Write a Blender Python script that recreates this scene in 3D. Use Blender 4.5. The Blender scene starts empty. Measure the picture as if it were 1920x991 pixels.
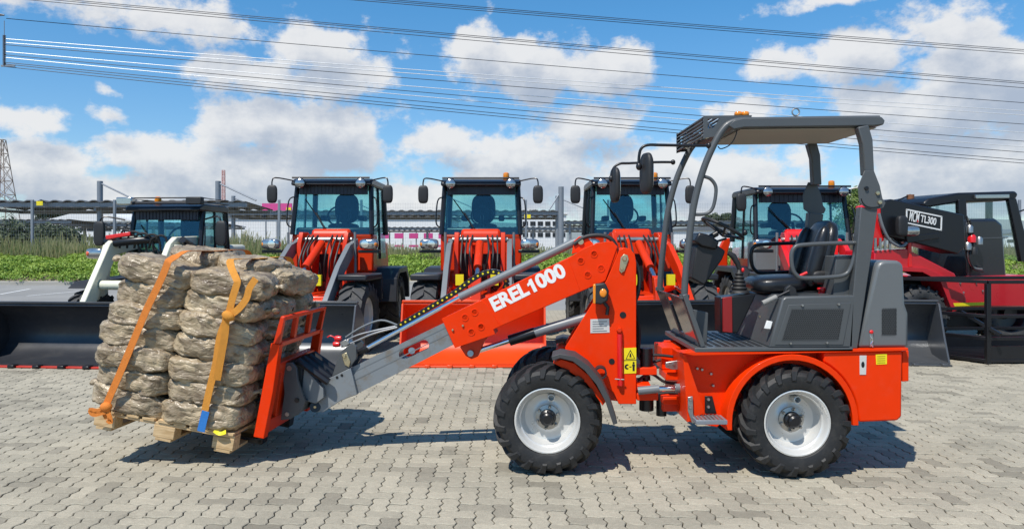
import bpy, bmesh, math, random
from mathutils import Vector, Matrix, noise as mnoise
R = math.radians
random.seed(7)
scene = bpy.context.scene
COL = scene.collection

# ---------------------------------------------------------------- camera
F = 1387.0; HZ = 455.0; EYE = 1.63          # focal length in photo pixels, horizon row, eye height
cam_d = bpy.data.cameras.new('camera'); cam = bpy.data.objects.new('camera', cam_d); COL.objects.link(cam)
cam.location = (0, 0, EYE); cam.rotation_euler = (R(90), 0, 0)
cam_d.sensor_width = 36; cam_d.lens = 36 * F / 1920; cam_d.shift_y = -(495.5 - HZ) / 1920
cam_d.clip_start = .1; cam_d.clip_end = 5000
scene.camera = cam

# ---------------------------------------------------------------- light
SUN_FROM = Vector((-.33, -.50, 1.0)).normalized()
SUN_EL = math.asin(SUN_FROM.z); SUN_AZ = math.atan2(SUN_FROM.x, SUN_FROM.y)
sun_d = bpy.data.lights.new('sun', 'SUN'); sun_d.energy = 5.0; sun_d.angle = R(.53); sun_d.color = (1, .95, .87)
sun = bpy.data.objects.new('sun', sun_d); COL.objects.link(sun)
sun.rotation_euler = SUN_FROM.to_track_quat('Z', 'Y').to_euler(); sun.location = (-8, -12, 24)
scene.view_settings.view_transform = 'Standard'; scene.view_settings.look = 'None'
scene.view_settings.exposure = 0.0; scene.view_settings.gamma = 1.0
scene.cycles.max_bounces = 8; scene.cycles.transparent_max_bounces = 16
scene.cycles.caustics_reflective = False; scene.cycles.caustics_refractive = False

def build_world():
    w = bpy.data.worlds.new('World'); scene.world = w; w.use_nodes = True
    nt = w.node_tree; nt.nodes.clear(); N = nt.nodes.new; L = nt.links.new
    sky = N('ShaderNodeTexSky'); sky.sky_type = 'NISHITA'; sky.sun_disc = False
    sky.sun_elevation = SUN_EL; sky.sun_rotation = SUN_AZ
    sky.altitude = 600; sky.air_density = 1.0; sky.dust_density = .25; sky.ozone_density = 1.6
    # ---- density group over (azimuth, elevation): heaped clouds where the field is high, broken by noise
    g = bpy.data.node_groups.new('cloud_density', 'ShaderNodeTree')
    g.interface.new_socket('P', in_out='INPUT', socket_type='NodeSocketVector')
    g.interface.new_socket('D', in_out='OUTPUT', socket_type='NodeSocketFloat')
    GN = g.nodes.new; GL = g.links.new
    gi = GN('NodeGroupInput'); go = GN('NodeGroupOutput')
    def math_n(op, a, b=None, c=None, clamp=False, new=GN, link=GL):
        m = new('ShaderNodeMath'); m.operation = op; m.use_clamp = clamp
        for i, x in enumerate((a, b, c)):
            if x is None: continue
            if isinstance(x, (int, float)): m.inputs[i].default_value = x
            else: link(x, m.inputs[i])
        return m.outputs[0]
    def vec_n(op, a, b):
        m = GN('ShaderNodeVectorMath'); m.operation = op
        for i, x in enumerate((a, b)):
            if isinstance(x, tuple): m.inputs[i].default_value = x
            else: GL(x, m.inputs[i])
        return m.outputs[1] if op == 'LENGTH' else m.outputs[0]
    wn = GN('ShaderNodeTexNoise'); wn.inputs['Scale'].default_value = 7; wn.inputs['Detail'].default_value = 5
    GL(gi.outputs[0], wn.inputs['Vector'])
    wv = vec_n('MULTIPLY', vec_n('SUBTRACT', wn.outputs['Color'], (.5, .5, .5)), (.085, .06, 0))
    p = vec_n('ADD', gi.outputs[0], wv)
    blobs = [(30, 215, 95, 30, .9), (205, 205, 45, 28, .7), (60, 320, 190, 70, 1.1), (250, 370, 260, 60, 1.15), (600, 95, 95, 62, 1.25), (640, 150, 85, 60, 1.2),
             (520, 160, 150, 45, .9), (470, 235, 110, 65, 1.3), (600, 255, 160, 80, 1.3), (420, 310, 250, 75, 1.25),
             (330, 25, 330, 55, .75), (900, 110, 90, 75, 1.2), (1010, 130, 150, 75, 1.3), (1160, 130, 110, 55, 1.1),
             (1100, 235, 130, 50, 1.1), (840, 275, 130, 40, 1.0), (1000, 310, 280, 75, 1.2), (1300, 330, 330, 65, 1.15),
             (1620, 105, 200, 50, 1.2), (1780, 60, 140, 60, 1.1), (1420, 205, 120, 32, 1.0), (1850, 150, 170, 110, 1.3),
             (1760, 215, 240, 70, 1.2), (1850, 320, 280, 90, 1.2), (1580, 2, 130, 20, 1.0), (700, 375, 600, 55, 1.05),
             (1600, 390, 800, 55, 1.05), (210, 160, 45, 16, .6), (880, 48, 60, 14, .3)]
    acc = None
    for (x, y, rx, ry, s) in blobs:
        az = math.atan((x - 960) / F); el = math.atan((HZ - y) / F * math.cos(az))
        d = vec_n('MULTIPLY', vec_n('SUBTRACT', p, (az, el, 0)), (F / rx, F / ry, 0))
        ln = vec_n('LENGTH', d, (0, 0, 0))
        b = math_n('MULTIPLY_ADD', ln, -s, s)
        acc = b if acc is None else math_n('MAXIMUM', acc, b)
    # the sky outside the frame carries on with clouds of the same kind
    sp = GN('ShaderNodeSeparateXYZ'); GL(gi.outputs[0], sp.inputs[0])
    big = GN('ShaderNodeTexNoise'); big.inputs['Scale'].default_value = 3.2; big.inputs['Detail'].default_value = 2
    GL(gi.outputs[0], big.inputs['Vector'])
    bf = math_n('MULTIPLY_ADD', big.outputs['Fac'], 4.0, -2.5)
    out_a = math_n('MULTIPLY_ADD', math_n('ABSOLUTE', sp.outputs[0]), 8.0, -4.9)
    out_b = math_n('MULTIPLY_ADD', sp.outputs[1], 8.0, -2.7)
    out = math_n('MINIMUM', math_n('MAXIMUM', out_a, out_b), 0.0)
    acc = math_n('MAXIMUM', acc, math_n('ADD', bf, math_n('MULTIPLY', out, 3.0)))
    acc = math_n('MAXIMUM', acc, -.8)
    n1 = GN('ShaderNodeTexNoise'); n1.inputs['Scale'].default_value = 11; n1.inputs['Detail'].default_value = 9
    n1.inputs['Roughness'].default_value = .62
    sc = vec_n('MULTIPLY', gi.outputs[0], (1, 1.35, 1)); GL(sc, n1.inputs['Vector'])
    f = math_n('ADD', acc, math_n('MULTIPLY_ADD', n1.outputs['Fac'], 3.0, -1.62))
    GL(f, go.inputs[0])
    # ---- use it
    tc = N('ShaderNodeTexCoord'); nrm = N('ShaderNodeVectorMath'); nrm.operation = 'NORMALIZE'
    L(tc.outputs['Generated'], nrm.inputs[0]); s3 = N('ShaderNodeSeparateXYZ'); L(nrm.outputs[0], s3.inputs[0])
    m = lambda op, a, b=None, c=None, clamp=False: math_n(op, a, b, c, clamp, N, L)
    az = m('ARCTAN2', s3.outputs[0], s3.outputs[1]); el = m('ARCSINE', s3.outputs[2])
    cv = N('ShaderNodeCombineXYZ'); L(az, cv.inputs[0]); L(el, cv.inputs[1])
    d1 = N('ShaderNodeGroup'); d1.node_tree = g; L(cv.outputs[0], d1.inputs[0])
    off = N('ShaderNodeVectorMath'); off.operation = 'ADD'; L(cv.outputs[0], off.inputs[0]); off.inputs[1].default_value = (-.012, .034, 0)
    d2 = N('ShaderNodeGroup'); d2.node_tree = g; L(off.outputs[0], d2.inputs[0])
    cover = N('ShaderNodeMapRange'); cover.interpolation_type = 'SMOOTHSTEP'
    L(d1.outputs[0], cover.inputs[0]); cover.inputs[1].default_value = -.08; cover.inputs[2].default_value = .40
    shade = N('ShaderNodeMapRange'); shade.interpolation_type = 'SMOOTHSTEP'
    L(d2.outputs[0], shade.inputs[0]); shade.inputs[1].default_value = -.25; shade.inputs[2].default_value = 1.15
    ccol = N('ShaderNodeMix'); ccol.data_type = 'RGBA'; L(shade.outputs[0], ccol.inputs[0])
    ccol.inputs[6].default_value = (.95, .95, .95, 1); ccol.inputs[7].default_value = (.48, .55, .67, 1)
    hs = N('ShaderNodeMix'); hs.data_type = 'RGBA'; hs.blend_type = 'MULTIPLY'; hs.inputs[0].default_value = 1; L(sky.outputs[0], hs.inputs[6]); 
    eu = N('ShaderNodeMapRange'); L(el, eu.inputs[0]); eu.inputs[1].default_value = .02; eu.inputs[2].default_value = .30
    tn = N('ShaderNodeMix'); tn.data_type = 'RGBA'; L(eu.outputs[0], tn.inputs[0]); tn.inputs[6].default_value = (.80, .92, 1.06, 1); tn.inputs[7].default_value = (.50, 1.04, 1.30, 1); L(tn.outputs[2], hs.inputs[7])
    bs = N('ShaderNodeBackground'); bs.inputs[1].default_value = .120; L(hs.outputs[2], bs.inputs[0])
    bc = N('ShaderNodeBackground'); bc.inputs[1].default_value = .90; L(ccol.outputs[2], bc.inputs[0])
    mx = N('ShaderNodeMixShader'); cf = m('MULTIPLY', cover.outputs[0], .93)
    L(cf, mx.inputs[0]); L(bs.outputs[0], mx.inputs[1]); L(bc.outputs[0], mx.inputs[2])
    o = N('ShaderNodeOutputWorld'); L(mx.outputs[0], o.inputs[0])
build_world()

# ---------------------------------------------------------------- pixel helpers
def P(px, py, Y):
    return Vector(((px - 960) / F * Y, Y, EYE - (py - HZ) / F * Y))
def GY(py):                                   # distance of a ground point seen at row py
    return EYE * F / (py - HZ)

class Frame:
    """A local frame standing on the ground: u along, v across (away from the viewer), z up, turned about z."""
    def __init__(s, o=(0, 0, 0), yaw=0.0):
        s.o = Vector(o); s.m = Matrix.Translation(s.o) @ Matrix.Rotation(yaw, 4, 'Z'); s.inv = s.m.inverted()
        s.un = s.m.to_3x3()
    def w(s, p): return s.m @ Vector(p)
    def px(s, px, py, v):
        """photo pixel -> (u, z) on the frame's plane at lateral offset v"""
        d = Vector(((px - 960) / F, 1, -(py - HZ) / F)); n = s.un @ Vector((0, 1, 0)); c = Vector((0, 0, EYE))
        t = (v - (s.inv @ c).y) / d.dot(n)
        q = s.inv @ (c + d * t)
        return (q.x, q.z)
    def pts(s, seq, v): return [s.px(x, y, v) for x, y in seq]
WORLD = Frame()

# ---------------------------------------------------------------- materials
MATS = {}
def nodes_of(name):
    m = bpy.data.materials.new(name); m.use_nodes = True; nt = m.node_tree
    return m, nt, nt.nodes['Principled BSDF']
def pm(name, col, rough=.5, metal=0.0, coat=0.0, var=.12, vscale=6.0, bump=0.0, bscale=60.0, dirt=0.0, spec=.5, rvar=.1, dirtcol=(.28, .25, .2)):
    """painted / moulded surface: base colour broken by faint noise, roughness noise, optional grain and dust"""
    if name in MATS: return MATS[name]
    m, nt, b = nodes_of(name); N = nt.nodes.new; L = nt.links.new
    tc = N('ShaderNodeTexCoord'); nz = N('ShaderNodeTexNoise'); nz.inputs['Scale'].default_value = vscale
    nz.inputs['Detail'].default_value = 6; nz.inputs['Roughness'].default_value = .65; L(tc.outputs['Object'], nz.inputs['Vector'])
    mix = N('ShaderNodeMix'); mix.data_type = 'RGBA'; L(nz.outputs['Fac'], mix.inputs[0])
    c = Vector(col); mix.inputs[6].default_value = (*(c * (1 - var)), 1); mix.inputs[7].default_value = (*(c * (1 + var)), 1)
    src = mix.outputs[2]
    if dirt > 0:
        d = N('ShaderNodeTexNoise'); d.inputs['Scale'].default_value = vscale * 2.3; d.inputs['Detail'].default_value = 8; d.inputs['Roughness'].default_value = .75
        L(tc.outputs['Object'], d.inputs['Vector'])
        mr = N('ShaderNodeMapRange'); L(d.outputs['Fac'], mr.inputs[0]); mr.inputs[1].default_value = .5; mr.inputs[2].default_value = .75
        mr.inputs[4].default_value = dirt
        m2 = N('ShaderNodeMix'); m2.data_type = 'RGBA'; L(mr.outputs[0], m2.inputs[0]); L(src, m2.inputs[6]); m2.inputs[7].default_value = (*dirtcol, 1)
        src = m2.outputs[2]
    L(src, b.inputs['Base Color'])
    rr = N('ShaderNodeMapRange'); L(nz.outputs['Fac'], rr.inputs[0]); rr.inputs[3].default_value = max(.02, rough - rvar); rr.inputs[4].default_value = min(1, rough + rvar)
    L(rr.outputs[0], b.inputs['Roughness'])
    b.inputs['Metallic'].default_value = metal; b.inputs['Coat Weight'].default_value = coat; b.inputs['Coat Roughness'].default_value = .08
    b.inputs['Specular IOR Level'].default_value = spec
    if bump > 0:
        bn = N('ShaderNodeTexNoise'); bn.inputs['Scale'].default_value = bscale; bn.inputs['Detail'].default_value = 4; L(tc.outputs['Object'], bn.inputs['Vector'])
        bp = N('ShaderNodeBump'); bp.inputs['Strength'].default_value = bump; bp.inputs['Distance'].default_value = .01
        L(bn.outputs['Fac'], bp.inputs['Height']); L(bp.outputs[0], b.inputs['Normal'])
    MATS[name] = m
    return m
ORANGE = pm('orange paint', (.80, .038, .0006), .40, coat=.05, var=.07, rvar=.08, spec=.16, dirt=.05)
ORANGE2 = pm('orange red paint', (.64, .034, .003), .36, coat=.12, var=.06, spec=.3)
GREY = pm('dark grey paint', (.074, .080, .084), .42, var=.06, coat=.1)
GREYL = pm('mid grey paint', (.17, .185, .195), .4, var=.08, dirt=.12)
BOOMGREY = pm('greased grey boom paint', (.19, .21, .225), .36, var=.1, vscale=3, dirt=.75, dirtcol=(.15, .10, .045))
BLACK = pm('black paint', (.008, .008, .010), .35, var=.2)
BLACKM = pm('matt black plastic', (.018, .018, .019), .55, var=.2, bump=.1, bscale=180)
RUBBER = pm('tyre rubber', (.013, .013, .0135), .62, var=.25, bump=.15, bscale=90, dirt=.10, rvar=.12)
RUBBER2 = pm('dusty tyre rubber', (.045, .045, .046), .75, var=.3, bump=.15, bscale=60, dirt=.25)
SILVER = pm('silver wheel paint', (.68, .67, .64), .30, metal=.3, var=.05)
CHROME = pm('chromed rod', (.75, .76, .78), .12, metal=1.0, var=.03, rvar=.04)
STEEL = pm('plain steel', (.42, .41, .39), .38, metal=.9, var=.15)
BRASS = pm('yellow zinc', (.55, .47, .30), .35, metal=.85, var=.15)
RED = pm('bright red paint', (.70, .012, .014), .34, coat=.3, var=.06)
DARKRED = pm('crimson paint', (.55, .010, .020), .3, coat=.4, var=.08)
CREAM = pm('cream paint', (.74, .72, .56), .38, var=.04, dirt=.08)
BUCKET = pm('charcoal bucket paint', (.030, .032, .038), .34, var=.3, vscale=2.0, dirt=.10)
BUCKETG = pm('grey bucket paint', (.085, .090, .098), .30, metal=.3, var=.2, vscale=2.0, dirt=.10)
AMBER = pm('amber lens', (.85, .26, .01), .15, coat=.6, var=.05)
YELLOW = pm('yellow sticker', (.85, .70, .01), .4, var=.03)
WHITE = pm('white vinyl', (.82, .81, .78), .4, var=.02)
CARBODY = pm('parked car paint', (.05, .055, .06), .25, coat=.6)
WEAVE = pm('orange webbing', (.72, .21, .025), .75, var=.2, vscale=30, bump=.6, bscale=260)
WEAVE2 = pm('ochre webbing', (.66, .27, .03), .75, var=.2, vscale=30, bump=.6, bscale=260)
BLUE = pm('blue webbing', (.02, .17, .50), .7, var=.15, bump=.4, bscale=260)
VINYL = pm('black seat vinyl', (.014, .015, .018), .30, var=.2, bump=.12, bscale=120)
LINER = pm('pale roof lining', (.36, .34, .30), .7, var=.06)
GALV = pm('galvanised steel', (.24, .26, .29), .5, metal=.35, var=.15, vscale=3)
LAMP = pm('clear lamp lens', (.42, .43, .43), .16, metal=.85, coat=.8, var=.35, vscale=40)
PINK = pm('pink panel', (.62, .06, .26), .5)
CONCRETE = pm('concrete', (.36, .34, .30), .85, var=.15, vscale=3, bump=.3, bscale=30)
WHITEWALL = pm('white cladding', (.72, .73, .74), .6, var=.04, vscale=.4)
SLATE = pm('grey roof sheet', (.115, .125, .14), .55, var=.12, vscale=1.5)

def wood_mat():
    m, nt, b = nodes_of('pallet pine'); N = nt.nodes.new; L = nt.links.new
    tc = N('ShaderNodeTexCoord'); mp = N('ShaderNodeMapping'); L(tc.outputs['Object'], mp.inputs[0]); mp.inputs['Scale'].default_value = (3, 26, 26)
    n = N('ShaderNodeTexNoise'); n.inputs['Scale'].default_value = 2.2; n.inputs['Detail'].default_value = 8; n.inputs['Distortion'].default_value = .6; L(mp.outputs[0], n.inputs[0])
    r = N('ShaderNodeValToRGB'); r.color_ramp.elements[0].position = .3; r.color_ramp.elements[0].color = (.40, .25, .11, 1)
    r.color_ramp.elements[1].position = .7; r.color_ramp.elements[1].color = (.66, .48, .27, 1); L(n.outputs[0], r.inputs[0]); L(r.outputs[0], b.inputs['Base Color'])
    b.inputs['Roughness'].default_value = .75
    bp = N('ShaderNodeBump'); bp.inputs['Strength'].default_value = .3; bp.inputs['Distance'].default_value = .004; L(n.outputs[0], bp.inputs['Height']); L(bp.outputs[0], b.inputs['Normal'])
    return m
WOOD = wood_mat()

def bag_mat():
    """thin clouded plastic over split logs: brown and grey patches showing through, crisp shiny creases"""
    m, nt, b = nodes_of('clouded plastic over firewood'); N = nt.nodes.new; L = nt.links.new
    tc = N('ShaderNodeTexCoord'); oi = N('ShaderNodeObjectInfo')
    ad = N('ShaderNodeVectorMath'); ad.operation = 'ADD'; L(tc.outputs['Object'], ad.inputs[0])
    cx = N('ShaderNodeCombineXYZ'); ml = N('ShaderNodeMath'); ml.operation = 'MULTIPLY'; ml.inputs[1].default_value = 40; L(oi.outputs['Random'], ml.inputs[0])
    L(ml.outputs[0], cx.inputs[0]); L(ml.outputs[0], cx.inputs[2]); L(cx.outputs[0], ad.inputs[1])
    mp = N('ShaderNodeMapping'); mp.inputs['Scale'].default_value = (5, 9, 12); L(ad.outputs[0], mp.inputs[0])
    n = N('ShaderNodeTexNoise'); n.inputs['Scale'].default_value = 1.5; n.inputs['Detail'].default_value = 7; n.inputs['Roughness'].default_value = .62; n.inputs['Distortion'].default_value = .8; L(mp.outputs[0], n.inputs[0])
    r = N('ShaderNodeValToRGB'); e = r.color_ramp.elements
    e[0].position = .28; e[0].color = (.11, .072, .04, 1); e[1].position = .70; e[1].color = (.66, .54, .35, 1)
    k = e.new(.42); k.color = (.25, .185, .11, 1); k = e.new(.55); k.color = (.47, .375, .245, 1)
    L(n.outputs[0], r.inputs[0])
    vo = N('ShaderNodeTexVoronoi'); vo.inputs['Scale'].default_value = 1.0; mv = N('ShaderNodeMapping'); mv.inputs['Scale'].default_value = (7, 14, 17); L(ad.outputs[0], mv.inputs[0]); L(mv.outputs[0], vo.inputs['Vector'])
    sv = N('ShaderNodeSeparateColor'); L(vo.outputs['Color'], sv.inputs[0])
    vr = N('ShaderNodeValToRGB'); ve = vr.color_ramp.elements; ve[0].color = (.10, .065, .04, 1); ve[1].color = (.45, .34, .20, 1); k = ve.new(.5); k.color = (.24, .18, .115, 1); L(sv.outputs[0], vr.inputs[0])
    lm = N('ShaderNodeMix'); lm.data_type = 'RGBA'; lm.inputs[0].default_value = .5; L(r.outputs[0], lm.inputs[6]); L(vr.outputs[0], lm.inputs[7]); L(lm.outputs[2], b.inputs['Base Color'])
    b.inputs['Roughness'].default_value = .46; b.inputs['Coat Weight'].default_value = .20; b.inputs['Coat Roughness'].default_value = .18
    dn = N('ShaderNodeTexNoise'); dn.inputs['Scale'].default_value = 9; dn.inputs['Detail'].default_value = 3; L(ad.outputs[0], dn.inputs[0])
    dm = N('ShaderNodeVectorMath'); dm.operation = 'MULTIPLY_ADD'; L(dn.outputs['Color'], dm.inputs[0]); dm.inputs[1].default_value = (.09, .09, .09); L(ad.outputs[0], dm.inputs[2])
    hsum = None
    for sc, wt, rot in (((3, 13, 14), 1.0, .55), ((6, 30, 30), .45, -.75), ((9, 70, 70), .16, .35)):
        mp2 = N('ShaderNodeMapping'); mp2.inputs['Scale'].default_value = sc; mp2.inputs['Rotation'].default_value = (0, rot, rot); L(dm.outputs[0], mp2.inputs[0])
        v2 = N('ShaderNodeTexVoronoi'); v2.feature = 'DISTANCE_TO_EDGE'; v2.inputs['Scale'].default_value = 1; L(mp2.outputs[0], v2.inputs['Vector'])
        mm = N('ShaderNodeMath'); mm.operation = 'MULTIPLY_ADD'; L(v2.outputs['Distance'], mm.inputs[0]); mm.inputs[1].default_value = wt; mm.inputs[2].default_value = 0
        if hsum is not None: L(hsum, mm.inputs[2])
        hsum = mm.outputs[0]
    bp = N('ShaderNodeBump'); bp.inputs['Strength'].default_value = 1.0; bp.inputs['Distance'].default_value = .022; L(hsum, bp.inputs['Height']); L(bp.outputs[0], b.inputs['Normal'])
    L(bp.outputs[0], b.inputs['Coat Normal'])
    return m
BAG = bag_mat()

def glass_mat(name, tint, op):
    m, nt, b = nodes_of(name); N = nt.nodes.new; L = nt.links.new; nt.nodes.remove(b)
    t = N('ShaderNodeBsdfTransparent'); t.inputs[0].default_value = (*tint, 1)
    gl = N('ShaderNodeBsdfGlossy'); gl.inputs['Roughness'].default_value = .03; gl.inputs[0].default_value = (.75, .95, 1, 1)
    fr = N('ShaderNodeLayerWeight'); fr.inputs[0].default_value = .5; pw = N('ShaderNodeMath'); pw.operation = 'POWER'; L(fr.outputs['Facing'], pw.inputs[0]); pw.inputs[1].default_value = 4
    a = N('ShaderNodeMath'); a.operation = 'MULTIPLY_ADD'; a.inputs[1].default_value = .6; a.inputs[2].default_value = op + .03; a.use_clamp = True; L(pw.outputs[0], a.inputs[0])
    mx = N('ShaderNodeMixShader'); L(a.outputs[0], mx.inputs[0]); L(t.outputs[0], mx.inputs[1]); L(gl.outputs[0], mx.inputs[2])
    L(mx.outputs[0], nt.nodes['Material Output'].inputs[0])
    return m
CLEAR = glass_mat('clear cab glass', (.90, .95, .95), .04)
GLASS = glass_mat('teal tinted cab glass', (.74, .92, .92), .03)

def paver_mat(name, per_object):
    m, nt, b = nodes_of(name); N = nt.nodes.new; L = nt.links.new
    geo = N('ShaderNodeNewGeometry')
    if per_object: oi = N('ShaderNodeObjectInfo'); rnd = oi.outputs['Random']
    else: at = N('ShaderNodeAttribute'); at.attribute_name = 'rnd'; rnd = at.outputs['Fac']
    cr = N('ShaderNodeValToRGB'); e = cr.color_ramp.elements
    e[0].color = (.25, .225, .175, 1); e[1].color = (.43, .388, .30, 1); k = e.new(.06); k.color = (.29, .262, .205, 1); k = e.new(.16); k.color = (.355, .322, .25, 1)
    L(rnd, cr.inputs[0])
    n1 = N('ShaderNodeTexNoise'); n1.inputs['Scale'].default_value = 1.1; n1.inputs['Detail'].default_value = 5; L(geo.outputs['Position'], n1.inputs[0])
    n2 = N('ShaderNodeTexNoise'); n2.inputs['Scale'].default_value = 160; n2.inputs['Detail'].default_value = 3; L(geo.outputs['Position'], n2.inputs[0])
    n3 = N('ShaderNodeTexNoise'); n3.inputs['Scale'].default_value = 26; n3.inputs['Detail'].default_value = 6; n3.inputs['Roughness'].default_value = .7; L(geo.outputs['Position'], n3.inputs[0])
    def mul(src, f, lo, hi, a=.3, z=.7):
        mr = N('ShaderNodeMapRange'); L(f, mr.inputs[0]); mr.inputs[1].default_value = a; mr.inputs[2].default_value = z; mr.inputs[3].default_value = lo; mr.inputs[4].default_value = hi
        mm = N('ShaderNodeMix'); mm.data_type = 'RGBA'; mm.blend_type = 'MULTIPLY'; mm.inputs[0].default_value = 1; L(src, mm.inputs[6]); L(mr.outputs[0], mm.inputs[7]); return mm.outputs[2]
    s = mul(cr.outputs[0], n1.outputs[0], .86, 1.10); s = mul(s, n2.outputs[0], .80, 1.16); s = mul(s, n3.outputs[0], .86, 1.08)
    n4 = N('ShaderNodeTexNoise'); n4.inputs['Scale'].default_value = 2.3; n4.inputs['Detail'].default_value = 7; n4.inputs['Roughness'].default_value = .72; L(geo.outputs['Position'], n4.inputs[0]); s = mul(s, n4.outputs[0], 1.0, .70, .58, .74)
    L(s, b.inputs['Base Color']); b.inputs['Roughness'].default_value = .9; b.inputs['Specular IOR Level'].default_value = .2
    bp = N('ShaderNodeBump'); bp.inputs['Strength'].default_value = .5; bp.inputs['Distance'].default_value = .003; L(n2.outputs[0], bp.inputs['Height']); L(bp.outputs[0], b.inputs['Normal'])
    return m
PAVER_O = paver_mat('concrete paver', True); PAVER_M = paver_mat('concrete paver field', False)

def leaf_mat(name, c0, c1, trans=.25):
    m, nt, b = nodes_of(name); N = nt.nodes.new; L = nt.links.new
    at = N('ShaderNodeAttribute'); at.attribute_name = 'rnd'
    r = N('ShaderNodeMix'); r.data_type = 'RGBA'; L(at.outputs['Fac'], r.inputs[0]); r.inputs[6].default_value = (*c0, 1); r.inputs[7].default_value = (*c1, 1)
    L(r.outputs[2], b.inputs['Base Color']); b.inputs['Roughness'].default_value = .6
    t = N('ShaderNodeBsdfTranslucent'); L(r.outputs[2], t.inputs[0])
    mx = N('ShaderNodeMixShader'); mx.inputs[0].default_value = trans; L(b.outputs[0], mx.inputs[1]); L(t.outputs[0], mx.inputs[2])
    L(mx.outputs[0], nt.nodes['Material Output'].inputs[0])
    return m
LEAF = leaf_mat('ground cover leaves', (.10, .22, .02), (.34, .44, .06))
GRASS = leaf_mat('tall dry grass', (.13, .18, .06), (.46, .41, .22), .4)
TREE = leaf_mat('tree leaves', (.06, .12, .03), (.20, .26, .06))
FARTREE = leaf_mat('far tree leaves', (.05, .075, .04), (.11, .14, .07))

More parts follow.
